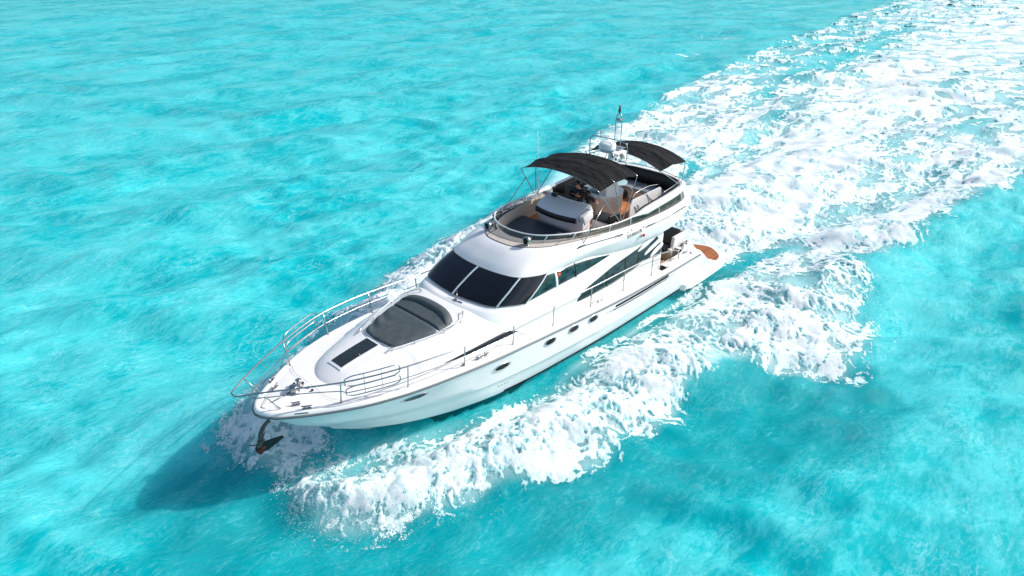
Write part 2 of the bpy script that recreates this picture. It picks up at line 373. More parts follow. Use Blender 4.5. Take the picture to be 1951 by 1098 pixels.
# three white tongues over the aft glass
for (xa, za), (xb, zb), wd in (((-4.62, 2.98), (-5.85, 3.30), .10), ((-5.1, 2.68), (-6.2, 3.02), .10), ((-5.5, 2.47), (-6.35, 2.74), .10)):
    n_ = 14; rr = []
    for i in range(n_ + 1):
        t = i / n_; x = xa + (xb - xa) * t; z = za + (zb - za) * t; h = wd * (min(1, t * 3.2) ** .6) * math.sqrt(max(0, 1 - max(0, (t - .75) / .25) ** 2)) + .006
        col_ = []
        for s in (-1, -.6, 0, .6, 1):
            zz = z + s * h; y = (side_y(house_bvh, x, min(max(zz, 1.8), 3.40)) or 2.0) + (.05 if abs(s) < .9 else .015); col_.append((x, y, zz))
        rr.append(col_)
    mkp('louvre', (grid(rr)), GEL, house)
# long dark window in the trunk side
mkp('cabin_window', side_patch(BVHTree.FromPolygons([Vector(p) for p in join((tv, tf), (v2, f2))[0]], join((tv, tf), (v2, f2))[1]),
   [(4.25, 2.47), (3.4, 2.42), (2.4, 2.385), (1.52, 2.38)], [(4.25, 2.475), (3.4, 2.53), (2.5, 2.56), (2.0, 2.56), (1.52, 2.40)], nx=40, nz=4, off=.01), mat('plum_glass', (.03, .024, .034), .12), trunk)

# ---- flybridge moulding
FL = L[:7] + [(-3, 1.985, 3.46), (-4.8, 2.16, 3.38), (-6.6, 2.2, 3.40), (-7.7, 2.02, 3.62), (-8.2, 1.3, 3.8), (-8.3, 0, 3.85)]
FM = [(.86, 0, 4.06), (.82, .66, 4.07), (.58, 1.27, 4.07), (.12, 1.60, 4.06), (-.50, 1.85, 4.05), (-1.2, 1.98, 4.02), (-2.3, 2.12, 3.96), (-3.3, 2.20, 3.90), (-5, 2.27, 3.86), (-6.7, 2.27, 3.88), (-7.95, 2.1, 3.98), (-8.5, 1.4, 4.02), (-8.6, 0, 4.02)]
FE = [(.30, 0, 4.33), (.24, .55, 4.33), (-.07, 1.0, 4.33), (-.50, 1.36, 4.33), (-1.17, 1.60, 4.31), (-1.8, 1.74, 4.28), (-2.75, 1.9, 4.20), (-3.7, 1.97, 4.12), (-5, 2.04, 4.06), (-6.7, 2.06, 4.06), (-7.9, 1.9, 4.09), (-8.3, 1.3, 4.11), (-8.4, 0, 4.11)]
FG = [(-.12, 0, 4.36), (-.2, .5, 4.36), (-.42, .92, 4.36), (-.80, 1.23, 4.35), (-1.32, 1.48, 4.32), (-1.9, 1.67, 4.29), (-2.8, 1.85, 4.21), (-3.72, 1.93, 4.13), (-5, 2.0, 4.07), (-6.7, 2.02, 4.07), (-7.86, 1.86, 4.10), (-8.26, 1.28, 4.12), (-8.36, 0, 4.12)]
FR = [(-.22, 0, 4.60), (-.3, .55, 4.60), (-.53, 1.0, 4.60), (-.90, 1.34, 4.60), (-1.42, 1.60, 4.57), (-1.98, 1.76, 4.53), (-2.85, 1.89, 4.46), (-3.72, 1.94, 4.40), (-5, 1.96, 4.40), (-6.7, 1.94, 4.44), (-7.75, 1.78, 4.46), (-8.1, 1.25, 4.48), (-8.2, 0, 4.48)]
cl = {k: cr(v_, 8) for k, v_ in dict(L=FL, M=FM, E=FE, G=FG, R=FR).items()}
def bulge(a, b, t, o): return [p + (q - p) * t + np.array([o * .8 if p[1] < 1.5 and p[0] > -3 else (-o * .8 if p[1] < 1.5 else 0), o if p[1] >= 1.3 else o * p[1] * .5, o * .6]) for p, q in zip(a, b)]
fr_ = [cl['L'], [p + np.array([0, .015 if p[1] > 1 else 0, .012]) for p in cl['L']], bulge(cl['L'], cl['M'], .35, .02), bulge(cl['L'], cl['M'], .7, .025), cl['M'], bulge(cl['M'], cl['E'], .3, .03), bulge(cl['M'], cl['E'], .7, .03), cl['E'], cl['G']]
inner = [np.array([p[0] - (.10 if p[1] < 1.5 and p[0] > -3 else -.08 if p[0] < -7.8 else 0), max(0, p[1] - (.09 if p[1] > .3 else 0)), p[2] + .02]) for p in cl['G']]
floor = [np.array([p[0], p[1], 3.66]) for p in inner]
under = [np.array([p[0] * .98, p[1] * .9, p[2] + .02]) for p in cl['L']]
gf = both(grid([under] + fr_ + [inner, floor]))
# underside closing
ui = [i for i, p in enumerate(cl['L'])]
und = grid([[p for p in under], [np.array([p[0], 0, p[2] + .0]) for p in under]])
fly = mk('flybridge', *join(gf, both(und)), GEL, yacht, sharp=40)
fly_bvh = BVHTree.FromPolygons([Vector(p) for p in gf[0]], gf[1])
# beige non-skid ledge ahead of the screen
nE = 8 * 6
led = [[cl['E'][i] * (1 - t) + cl['G'][i] * t + np.array([0, 0, .006]) for i in range(nE)] for t in (.05, .5, .95)]
mk('ledge', *both(grid(led)), BEIGE, fly)
mk('ledge_trim', *tube([mir(p) for p in cl['E'][:nE:2]][::-1] + [tuple(p) for p in cl['E'][2:nE:2]], .014, n=6), RUBR, fly)
for i in (10, 27):
    for s in (1, -1):
        a = np.array(cl['E'][i]); b = np.array(cl['G'][min(i + 2, 50)]); a[1] *= s; b[1] *= s
        mk('ledge_seam', *tube([a + [0, 0, .008], b + [0, 0, .008]], .012, n=5), RUBR, fly)
# smoked wrap-round screen with its top rail and posts
nG = 8 * 12
mk('wind_deflector', *both(grid([cl['G'][:nG + 1], lerp(cl['G'], cl['R'], .5)[:nG + 1], cl['R'][:nG + 1]])), SMOKE, fly)
mk('screen_frame', *tube([mir(p + np.array([-.03, -.03, .03])) for p in cl['G'][12:90:2]], .022, n=6), BLK, fly)
mk('screen_rail', *tube([mir(p) for p in cl['R'][:63:2]][::-1] + [tuple(p) for p in cl['R'][2:63:2]], .022, n=8), mat('white_rail', (.8, .8, .8), .25), fly)
for i in (20, 34, 41, 50, 59, 68, 77):
    for s in (1, -1):
        a = np.array(cl['G'][i]); b = np.array(cl['R'][i]); a[1] *= s; b[1] *= s
        mk('screen_post', *tube([a, b], .02, n=6), bpy.data.materials['white_rail'], fly)
# white aft coaming with its padded black inside
CO = [(-4.25, 1.95, 4.40), (-4.8, 1.96, 4.47), (-5.6, 1.95, 4.53), (-6.6, 1.93, 4.58), (-7.5, 1.82, 4.62), (-8.0, 1.52, 4.64), (-8.25, .9, 4.65), (-8.32, 0, 4.65)]
cc = cr(CO, 6)
def rimpt(p, o, z):
    k_ = min(1, max(0, (-p[0] - 4.25) / .8)) * .85 + .15
    d = np.array([-1 if p[0] < -8 else -.35 if p[0] < -7.7 else 0, 1. if p[1] > 1.3 else p[1] * .5, 0]); d /= np.linalg.norm(d) + 1e-9
    return p + d * o * k_ + np.array([0, 0, z * k_])
prof = [(.10, -.19), (.16, -.12), (.15, -.03), (.06, .02), (-.05, .02), (-.13, -.02), (-.14, -.2)]
mk('coaming', *both(grid([[rimpt(p, o, z) for p in cc] for o, z in prof])), GEL, fly)
mk('coaming_pad', *both(grid([[rimpt(p, o, z) for p in cc[3:]] for o, z in [(-.10, .012), (-.15, .015), (-.2, -.02), (-.21, -.25), (-.21, -.62), (-.14, -.62)]])), BLK, fly)
mkp('coaming_handrail', (tube([p + np.array([.1 if p[0] < -8 else 0, -.12 * (1 if p[1] > .5 else 0), .12]) for p in cc[16:]], .014, n=6)), STEEL, fly)
# floor of the flybridge
out = [(p[0], p[1]) for p in inner[40:]]
outl = [(-2.4, 1.62)] + [o for o in out if o[0] < -2.4]
outl = outl + [(x, -y) for x, y in outl[::-1]]
mk('fly_floor', *prism(outl, 3.6, 3.68), TEAKF, fly, smooth=False)
# step/steering-side side locker tops, cream liner band inside the screen
lin = [[np.array([p[0] - .02, max(0, p[1] - .02), z]) for p in inner[:60]] for z in (4.33, 4.2, 3.80)]
mk('liner', *both(grid(lin)), CREAM, fly)
# forward sun cushion
fp = [(p[0] - .04, max(0, p[1] - .05)) for p in inner[:48:3] if p[0] > -2.5]
fp = fp + [(-2.5, 1.45)] + [(-2.5, -1.45)] + [(x, -y) for x, y in fp[1:][::-1]]
mk('fly_base', *prism([(x, y) for x, y in fp], 3.66, 3.80), CREAM, fly, smooth=False)
mk('fly_sunpad', *prism([(x - .03, y * .965) for x, y in fp if True], 3.80, 3.98, .03), PADN, fly, sharp=40)
mk('fly_pad_seam', *tube([(-.95, .62, 3.986), (-2.45, .62, 3.986)], .007, n=5), mat('seam_grey', (.12, .15, .18), .6), fly)
mk('fly_hatch', *join(box((-2.25, 1.10, 3.99), (.6, .5, .05), .015)), GLASS, fly)
mk('fly_hatch_frame', *tube([(-1.93, .83, 4.02), (-1.93, 1.37, 4.02), (-2.57, 1.37, 4.02), (-2.57, .83, 4.02)], .012, cyc=True, n=5), STEEL, fly)
# console
def console():
    pr = [(-2.62, 3.80), (-2.50, 4.40), (-2.56, 4.50), (-3.10, 4.76), (-3.24, 4.74), (-3.42, 4.42), (-3.30, 4.30), (-3.30, 3.68), (-2.66, 3.68)]
    rr = []
    for k in range(15):
        y = -.98 + 1.84 * k / 14; u = (y + .06) / .92; b = .16 * (1 - u * u) - .08; e = 1 - .05 * abs(u) ** 6
        rr.append([(x + b, y, z * e + 4.3 * (1 - e)) for x, z in pr])
    v_, f_ = grid(rr, cyc=True); k_ = len(pr); f_ += [tuple(range(k_)), tuple(range(14 * k_, 15 * k_))[::-1]]
    return v_, f_
con = mk('helm_console', *console(), mat('console_white', (.74, .76, .77), .3), fly, sharp=35)
rr = []
for k in range(15):
    y = -.985 + 1.84 * k / 14 * 1.0; u = (y + .06) / .92; b = .16 * (1 - u * u) - .08
    rr.append([(-2.528 + b + .012, y, 4.21), (-2.50 + b + .055, y, 4.24), (-2.50 + b + .06, y, 4.36), (-2.505 + b + .02, y, 4.42)])
mk('grab_pad', *grid(rr), BLK, con)
mk('console_end', *box((-2.93, .98, 4.42), (.50, .24, .36), .05, Matrix.Rotation(R(22), 3, 'Y')), GEL, con, sharp=40)
mk('console_end', *box((-2.86, .96, 4.02), (.40, .22, .5), .04), GEL, con, sharp=40)
mk('console_face', *box((-3.36, -.35, 4.62), (.05, 1.0, .26), .01, Matrix.Rotation(R(-25), 3, 'Y')), BLK, con)
mk('instrument', *box((-3.05, -.55, 4.80), (.16, .2, .12), .03), BLK, con); mk('instrument', *box((-3.0, -.95, 4.78), (.14, .16, .1), .03), mat('screen_pale', (.5, .3, .28), .3), con)
# steering wheel
ring = [(-3.55 + .06 * math.cos(a), -.35 + .2 * math.sin(a), 4.55 + .19 * math.cos(a)) for a in np.linspace(0, 2 * math.pi, 24, endpoint=False)]
sw = mk('steering_wheel', *tube(ring, .014, cyc=True, n=6), BLK, con)
mk('wheel_spokes', *join(*[tube([(-3.52, -.35, 4.55), ring[k]], .009, n=5) for k in (0, 8, 16)], tube([(-3.52, -.35, 4.55), (-3.38, -.35, 4.58)], .02)), STEEL, sw)
for o_ in [con]: o_.location = (-.18, -.15, 0)
# helm seats
for y0, y1 in ((-1.25, -.75), (-.68, -.10)):
    c_y = (y0 + y1) / 2; wd = y1 - y0
    s_ = mk('helm_seat', *box((-4.2, c_y, 4.08), (.52, wd, .14), .05), BLK, fly, sharp=40)
    mk('seat_back', *box((-4.52, c_y, 4.42), (.13, wd, .62), .06, Matrix.Rotation(R(-10), 3, 'Y')), BLK, s_, sharp=40)
    mk('seat_base', *box((-4.22, c_y, 3.84), (.46, wd * .9, .34), .02), CREAM, s_, sharp=40)
# port bench by the console with round badge
sb = mk('side_bench', *box((-3.95, 1.0, 3.90), (.62, .62, .46), .05), GEL, fly, sharp=40)
mk('bench_cushion', *box((-3.95, 1.0, 4.19), (.64, .64, .12), .05), BLK, sb, sharp=40)
mk('speaker', *lathe([(.13, .33), (.13, .345), (.10, .35), (.03, .345)], (-3.95, 1.0, 3.93), axis='y'), BLK, sb)
mk('side_bench_back', *box((-4.0, 1.36, 4.25), (.6, .08, .3), .03), BLK, sb)
# wet bar and pylon under the mast
bo = [(-5.65 + .78 * math.cos(a), -.25 + .62 * math.sin(a)) for a in np.linspace(0, 2 * math.pi, 40, endpoint=False)]
wb = mk('wet_bar', *prism(bo, 3.66, 4.36, .05), CREAM, fly, sharp=40)
mk('bar_top', *prism([(x * 1.01 + .056, y * 1.03) for x, y in bo], 4.362, 4.41, .02), GEL, wb, sharp=40)
mk('bar_lid', *box((-5.35, -.45, 4.44), (.42, .5, .05), .02), mat('lid_grey', (.16, .18, .19), .4), wb)
for y in (-.62, -.38, -.12): mk('bar_joint', *box((-4.885 if y > -.5 else -4.93, y, 4.02), (.012, .014, .6)), RUBR, wb)
mk('bar_sink', *box((-6.3, .12, 4.2), (.32, .34, .34), .12), BLK, wb, sharp=40)
mast = mk('mast_arch', *join(slab([(-5.15, -.07, 4.40), (-5.75, -.07, 4.40), (-5.85, -.07, 5.98), (-5.45, -.07, 5.98)], (0, 1, 0), .14)), GEL, yacht, smooth=False)
mk('mast_foot', *box((-5.55, .0, 4.75), (.8, .34, .74), .05, taper=(.8, .5)), GEL, mast, sharp=40)
mk('mast_platform', *box((-5.6, 0, 6.0), (.62, .9, .07), .02), GEL, mast, sharp=40)
mk('mast_step', *box((-5.35, .72, 5.86), (.3, .34, .06), .02), GEL, mast, sharp=40)
dome = mk('radar_dome', *lathe([(.10, 6.03), (.26, 6.10), (.30, 6.15), (.305, 6.2), (.30, 6.34), (.26, 6.40), (.14, 6.42), (.001, 6.425)], (-5.25, 0, 0), 28), GEL, mast)
mk('dome_band', *lathe([(.262, 6.09), (.307, 6.16), (.309, 6.19), (.306, 6.2)], (-5.25, 0, 0), 28), mat('band_blue', (.35, .52, .6), .3), dome)
for s in (1, -1): mk('radar_leg', *tube([(-5.25, s * .18, 6.04), (-5.25, s * .18, 6.14)], .04), STEEL, mast)
hp = cr([(-5.3, -.82, 5.75), (-5.3, -.82, 6.1), (-5.3, -.8, 6.38), (-5.3, -.66, 6.50), (-5.3, 0, 6.53), (-5.3, .66, 6.50), (-5.3, .8, 6.38), (-5.3, .82, 6.1), (-5.3, .82, 5.75)], 5)
mk('radar_hoop', *tube(hp, .02), STEEL, mast)
mk('mast_crossbar', *tube([(-5.3, -.82, 5.8), (-5.6, -.4, 5.98), (-5.6, .4, 5.98), (-5.35, .82, 5.84)], .02), STEEL, mast)
lh = cr([(-5.85, -.13, 6.05), (-5.85, -.13, 6.9), (-5.85, -.12, 7.18), (-5.85, 0, 7.32), (-5.85, .12, 7.18), (-5.85, .13, 6.9), (-5.85, .13, 6.05)], 5)
mk('light_hoop', *tube(lh, .016), STEEL, mast)
mk('anchor_light', *lathe([(.03, 7.33), (.035, 7.36), (.05, 7.37), (.05, 7.46), (.03, 7.5), (.03, 7.54), (.045, 7.55), (.045, 7.58)], (-5.85, 0, 0), 14), BRASS, mast)
mk('steaming_light', *lathe([(.04, 7.02), (.10, 7.04), (.10, 7.10), (.08, 7.14), (.03, 7.15)], (-5.82, 0, 0), 14), STEEL, mast)
mk('light_shelf', *box((-5.85, .0, 6.07), (.4, .5, .05), .015), STEEL, mast, sharp=40)
mk('antenna_stub', *lathe([(.02, 6.5), (.02, 6.62), (.045, 6.63), (.05, 6.72), (.03, 6.76)], (-5.3, -.35, 0), 12), GEL, mast)
mk('searchlight', *join(lathe([(.05, -.1), (.09, -.05), (.10, .08), (.06, .1)], (-5.35, .62, 6.02), 14, 'x'), tube([(-5.35, .62, 5.88), (-5.35, .62, 5.98)], .03)), CREAM, mast)
mk('horn', *tube([(-5.2, .35, 6.05), (-5.0, .40, 6.02)], [.03, .06]), STEEL, mast); mk('horn', *tube([(-5.2, .5, 6.0), (-4.98, .58, 5.95)], [.025, .05]), STEEL, mast)
mk('whip_antenna', *tube([(-3.7, -1.88, 4.2), (-3.66, -1.88, 5.2), (-3.6, -1.87, 6.75)], [.02, .014, .008], n=6), GEL, yacht)
# guard panel and handrails
gp = [(-5.1, 1.24, 3.68), (-5.08, 1.24, 4.38), (-5.2, 1.24, 4.55), (-7.0, 1.24, 4.58), (-7.08, 1.24, 4.5), (-7.1, 1.24, 3.68)]
mk('guard_panel', *slab(gp, (0, 1, 0), .05), GEL, fly, smooth=False)
mk('guard_rail', *tube(cr([(-5.3, 1.2, 4.56), (-5.6, 1.15, 4.70), (-6.4, 1.15, 4.74), (-7.0, 1.2, 4.66)], 5), .014, n=6), STEEL, fly)
mk('boarding_ladder', *join(tube([(-5.55, 1.31, 3.95), (-5.35, 1.31, 4.3)], .012, n=5), tube([(-5.72, 1.31, 3.98), (-5.52, 1.31, 4.33)], .012, n=5), *[tube([(-5.53 + .05 * k, 1.31, 4.0 + .085 * k), (-5.70 + .05 * k, 1.31, 4.03 + .085 * k)], .01, n=5) for k in range(4)]), DSTEEL, fly)
mk('guard_strap', *tube([(-6.1, 1.30, 4.55), (-6.35, 1.305, 4.1), (-6.2, 1.30, 3.95)], .008, n=5), RUBR, fly)
# aft dinette
U = [(-6.1, -1.78), (-6.1, -1.1), (-7.35, -1.1), (-7.35, 1.45), (-6.75, 1.45), (-6.75, 1.78), (-7.7, 1.72), (-8.05, 1.35), (-8.15, 0), (-8.05, -1.35), (-7.7, -1.72)]
so = mk('dinette', *prism(U, 3.68, 3.98, .02), CREAM, fly, smooth=False)
for a in ([(-6.15, -1.7), (-6.15, -1.05), (-6.95, -1.05), (-6.95, -1.7)], [(-7.0, -1.7), (-7.0, -1.05), (-7.7, -1.05), (-7.95, -1.3), (-7.6, -1.7)],
          [(-7.3, -1.0), (-7.3, -.2), (-8.1, -.2), (-8.05, -1.0)], [(-7.3, -.15), (-7.3, .65), (-8.05, .65), (-8.1, -.15)], [(-7.3, .7), (-7.3, 1.42), (-7.9, 1.42), (-8.05, .7)]):
    mk('seat_cushion', *prism(a, 3.982, 4.12, .04), CUSH, so, sharp=40)
mk('speaker', *lathe([(.12, 0), (.12, .012), (.09, .02), (.03, .015)], (-6.1, -1.42, 3.83), axis='x'), BLK, so)
tb = mk('fly_table', *prism([(-7.0 + .42 * math.cos(a), -.62 + .34 * math.sin(a)) for a in np.linspace(0, 6.283, 24, endpoint=False)], 4.28, 4.32, .01), mat('table_blue', (.42, .60, .64), .3), fly, sharp=40)
mk('table_leg', *tube([(-7.0, -.62, 3.68), (-7.0, -.62, 4.28)], .05), STEEL, tb)

# handrails on the flybridge side
def on_side(bvh, x, z, off):
    y = side_y(bvh, x, z); return (x, (y if y else 2.2) + off, z)
def siderail(pts, r, par, nm, m_=STEEL):
    P = [(q[0], q[1], q[2] + .05) for q in [on_side(fly_bvh, x, z, .05) for x, z in pts]]
    feet = [tube([(p[0], p[1] - .08, p[2] - .07), p], r * .9, n=6) for p in (P[0], P[len(P)//2], P[-1])]
    mkp(nm, join(tube(P, r, n=8), *feet), m_, par)
siderail([(-1.35, 4.16), (-1.7, 4.16), (-2.3, 4.13), (-2.9, 4.08), (-3.45, 4.02)], .026, fly, 'side_handrail', DSTEEL)
siderail([(-4.75, 3.94), (-5.4, 3.93), (-6.2, 3.93), (-7.3, 3.96)], .024, fly, 'side_handrail', DSTEEL)
# styling line under the flybridge

def text(body, size, x, z, m_, par, name, slope=0, off=.02, bvh=fly_bvh, sh=0.):
    cu = bpy.data.curves.new(name, 'FONT'); cu.body = body; cu.size = size; cu.extrude = .006; cu.shear = sh; cu.space_character = 1.05
    o = bpy.data.objects.new(name, cu); COL.objects.link(o); dg = bpy.context.evaluated_depsgraph_get()
    me = bpy.data.meshes.new_from_object(o.evaluated_get(dg)); COL.objects.unlink(o); bpy.data.objects.remove(o)
    for v_ in me.vertices:
        lx, ly, lz = v_.co; px = x - lx; pz = z + ly + slope * lx
        v_.co = (px, (side_y(bvh, px, pz) or 2.2) + off + lz, pz)
    me.materials.clear(); me.materials.append(m_); me.name = name
    return link(bpy.data.objects.new(name, me), par)
text('SQUADRON', .145, -3.62, 3.87, GREY, fly, 'lettering', sh=.2)
mk('badge', *box((-3.88, 2.20, 4.11), (.10, .02, .05)), YEL, fly); mk('badge', *box((-3.90, 2.215, 4.06), (.12, .02, .025)), GREY, fly)
mk('nav_light', *join(box((-4.42, 2.28, 3.72), (.05, .05, .13), .015)), STEEL, fly); mk('nav_lens', *box((-4.52, 2.31, 3.73), (.09, .07, .09), .02), RED, fly)
mk('docking_light', *box((-4.52, 2.27, 4.03), (.05, .04, .10), .015), MULL, fly)

# spotlights on the ledge
for s in (-1, 1):
    b_ = mk('spotlight', *lathe([(.03, -.18), (.09, -.13), (.13, 0), (.13, .09), (.118, .095)], (-.1, s * .86, 4.53), 18, 'x'), STEEL, fly)
    mk('spotlight_lens', *lathe([(.115, .09), (.105, .098), (.03, .099)], (-.1, s * .86, 4.53), 18, 'x'), DARK, b_)
    mk('spotlight_foot', *join(tube([(-.12, s * .86, 4.34), (-.12, s * .86, 4.44)], .025), box((-.12, s * .86, 4.35), (.1, .1, .02))), STEEL, b_)

# ---- black sun canopies with their bows
def canopy(xs_, zc, hw, sag, drop):
    rr = []
    for i in range(len(xs_)):
        r_ = []
        for k in range(21):
            u = -1 + k / 10; x = xs_[i]
            r_.append((x, hw[i] * u, zc[i] - sag * abs(u) ** 2.2 - drop * max(0, abs(u) - .85) / .15))
        rr.append(r_)
    v_, f_ = grid(rr); v2_ = [(p[0], p[1], p[2] - .012) for p in v_]; return join((v_, f_), (v2_, [tuple(reversed(q)) for q in f_]))
def canopy_rows(knots, m=6):
    xs_, zs_, ws_ = [], [], []
    for a, b in zip(knots[:-1], knots[1:]):
        for j in range(m):
            t = j / m; xs_.append(a[0] + (b[0]-a[0])*t); zs_.append(a[1] + (b[1]-a[1])*t - .035*math.sin(math.pi*t)); ws_.append(a[2] + (b[2]-a[2])*t - .03*math.sin(math.pi*t))
    a = knots[-1]; xs_.append(a[0]); zs_.append(a[1]); ws_.append(a[2]); return xs_, zs_, ws_
bim = mk('sun_canopy', *canopy(*canopy_rows([(-2.52, 6.02, 1.72), (-3.35, 6.14, 1.74), (-4.15, 6.14, 1.74), (-4.72, 6.02, 1.72)]), .30, .03), CANV, yacht, sharp=60)
tag(bim, 'forward black canvas canopy above the helm')
bim2 = mk('sun_canopy', *canopy(*canopy_rows([(-6.15, 5.86, 1.70), (-6.95, 5.93, 1.72), (-7.9, 5.82, 1.70)]), .34, .02), CANV, yacht, sharp=60)
tag(bim2, 'aft black canvas canopy above the dinette')
for cz_, sg_, x0_, x1_, hw_, pr_ in ((6.05, .30, -2.56, -4.68, 1.7, bim), (5.86, .34, -6.2, -7.86, 1.68, bim2)):
    for u_ in (-.62, -.21, .21, .62):
        zz_ = lambda x: float(np.interp(x, [-7.9, -6.95, -6.15, -4.72, -4.15, -3.35, -2.52], [5.82, 5.93, 5.86, 6.02, 6.14, 6.14, 6.02]))
        xx_ = np.linspace(x0_, x1_, 14)
        mk('canopy_seam', *tube([(x, u_ * hw_, zz_(x) - sg_ * abs(u_) ** 2.2 - .018) for x in xx_], .012, n=5), CANV, pr_)
def bow(x, zc, hw, sag, foot, par):
    pts = []
    for s in (-1, 1):
        side = [(foot[0], s * foot[1], foot[2]), (foot[0] + (x - foot[0]) * .80, s * (hw + .03), foot[2] + (zc - sag - foot[2]) * .78), (x, s * (hw - .02), zc - sag - .03)]
        sd_ = cr(side, 5); arc = [(x, s * hw * u, zc - sag * u ** 2.2 - .025) for u in np.linspace(.92, 0, 10)]
        q = [tuple(p) for p in sd_] + arc
        pts.append(q)
    mk('canopy_bow', *tube(pts[0] + pts[1][::-1][1:], .0155, n=7), STEEL, par)
foot = (-3.55, 1.93, 4.42)
bow(-2.54, 6.02, 1.72, .30, foot, bim); bow(-3.35, 6.14, 1.74, .30, (-3.62, 1.93, 4.42), bim); bow(-4.70, 6.02, 1.72, .30, (-3.68, 1.93, 4.42), bim)
for s in (-1, 1):
    mk('canopy_strut', *tube([(-2.9, s * 1.76, 5.28), (-1.62, s * 1.86, 4.16)], .016, n=6), STEEL, bim)
f2_ = (-7.55, 1.82, 4.66)
bow(-7.88, 5.82, 1.70, .34, f2_, bim2); bow(-6.17, 5.86, 1.70, .34, (-7.5, 1.82, 4.66), bim2)
for s in (-1, 1):
    mk('canopy_strut', *tube([(-7.62, s * 1.80, 4.95), (-7.2, s * 1.86, 4.42)], .013, n=6), STEEL, bim2)

# ---- foredeck fittings
def tz(x, y): return trunk_z(x, y)
hatch_o = [(6.58, .24), (5.38, .26), (5.38, -.26), (6.58, -.24)]
def drape(out_, off, th, sub=14, grow=0.):
    """quad outline draped on the trunk: returns slab mesh"""
    A, B, C, D = [np.array(p, float) for p in out_]; rr = []
    for i in range(sub + 1):
        l = A + (B - A) * i / sub; r_ = D + (C - D) * i / sub
        rr.append([(p[0], p[1], tz(p[0], p[1]) + off + th) for p in [l + (r_ - l) * j / 6 for j in range(7)]])
    rim = rr[0] + [q[-1] for q in rr[1:]] + rr[-1][::-1][1:] + [q[0] for q in rr[::-1][1:-1]]
    return join(grid(rr), grid([rim, [(p[0], p[1], p[2] - th - .02) for p in rim]], cyc=True))
mk('hatch_surround', *drape([(6.66, .29), (5.32, .31), (5.32, -.31), (6.66, -.29)], 0, .025), GEL, trunk, sharp=40)
hp_ = mk('deck_hatch', *drape(hatch_o, .025, .015), mat('hatch_acrylic', (.012, .020, .024), .12, var=.5, vs=20, vcol=(.03, .04, .045)), trunk, sharp=40)
mk('hatch_bar', *tube([(5.98, -.25, tz(5.98, 0) + .046), (5.98, .25, tz(5.98, 0) + .046)], .006, n=5), STEEL, hp_)
# sun pad
def pad_w(x): return float(herm(x, [3.02, 3.12, 3.45, 4.0, 4.6, 5.0, 5.18, 5.28], [.70, 1.0, 1.10, 1.04, .88, .72, .60, .02]))
def padmesh(x0, x1, h, ins=0., wr=0., base=0.):
    rr = []; n_ = 40
    for i in range(n_ + 1):
        x = x0 + (x1 - x0) * i / n_; w_ = max(.02, pad_w(x) - ins); r_ = []
        for k in range(41):
            u = -1 + k / 20; e = (1 - abs(u) ** 14) * min(1, (i / n_) * 16, (1 - i / n_) * 16) ** .5
            z = tz(x, w_ * u) + base + h * max(0, e) ** .5
            if wr: 
                q = 1 - abs(((x - 4.75) / .75)); q = max(0, q)
                z += wr * q * (math.sin(17 * (x * .75 + u * .55 + .25 * math.sin(4 * u))) * max(0, -u + .35) + .6 * math.sin(25 * (x * .5 - u * .5)) * max(0, u * .4 + .1))
            r_.append((x, w_ * u, z))
        rr.append(r_)
    return grid(rr)
sp_ = mk('sunpad', *padmesh(3.86, 5.28, .09, 0, .03), PADG, trunk, sharp=60)
tag(sp_, 'grey vinyl sun pad with wrinkled front end')
mk('sunpad_section', *padmesh(3.36, 3.83, .10), PADG, trunk, sharp=60)
def headrest():
    rr = []
    for k in range(33):
        u = -1 + k / 16; y = 1.06 * u; xb = 3.02 + .0 - .0 + .28 * abs(u) ** 2.4; xf = xb + .34 - .05 * abs(u)
        z0 = tz(xf, y); hh = .20 * (1 - abs(u) ** 10 * .6)
        rr.append([(xf + .02, y, z0), (xf, y, z0 + hh * .75), (xf - .06, y, z0 + hh), (xb + .08, y, z0 + hh * .98), (xb, y, z0 + hh * .6), (xb - .03, y, z0 - .02)])
    return grid(rr)
mk('headrest', *headrest(), PADG, trunk)
mk('sunpad_base', *padmesh(2.98, 5.34, .02, -.05), GEL, trunk)
# pad rails (low steel rails each side)
for s in (-1, 1):
    P = cr([(5.42, s * .70, tz(5.4, .7) + .02), (5.30, s * .70, tz(5.3, .7) + .09), (4.9, s * .87, tz(4.9, .87) + .10), (4.2, s * 1.10, tz(4.2, 1.10) + .11), (3.5, s * 1.25, tz(3.5, 1.2) + .11), (3.05, s * 1.18, tz(3.1, 1.2) + .11), (2.82, s * .98, tz(2.9, 1) + .11), (2.80, s * .93, tz(2.9, .9) + .02)], 5)
    ft = [tube([(p[0], p[1], tz(p[0], p[1]) - .02), tuple(p)], .011, n=5) for p in P[6:33:6]]
    mk('pad_rail', *join(tube(P, .013, n=6), *ft), STEEL, trunk)
# wiper / windscreen fittings
mk('wiper', *join(tube([(2.52, .30, 3.24), (2.44, .30, 3.32), (2.3, .16, 3.45)], .012, n=6), tube([(2.54, .26, 3.24), (2.50, .62, 3.25)], .02), box((2.52, .33, 3.23), (.1, .16, .06), .015)), STEEL, house)
mk('washer_jet', *join(box((2.5, -1.0, 3.17), (.05, .14, .03), .01), tube([(2.5, -.96, 3.17), (2.47, -.92, 3.22)], .01, n=5)), STEEL, house)
mk('orange_marker', *box((-.42, 1.72 + .2, 3.58), (.12, .04, .09), .01), ORG, house)

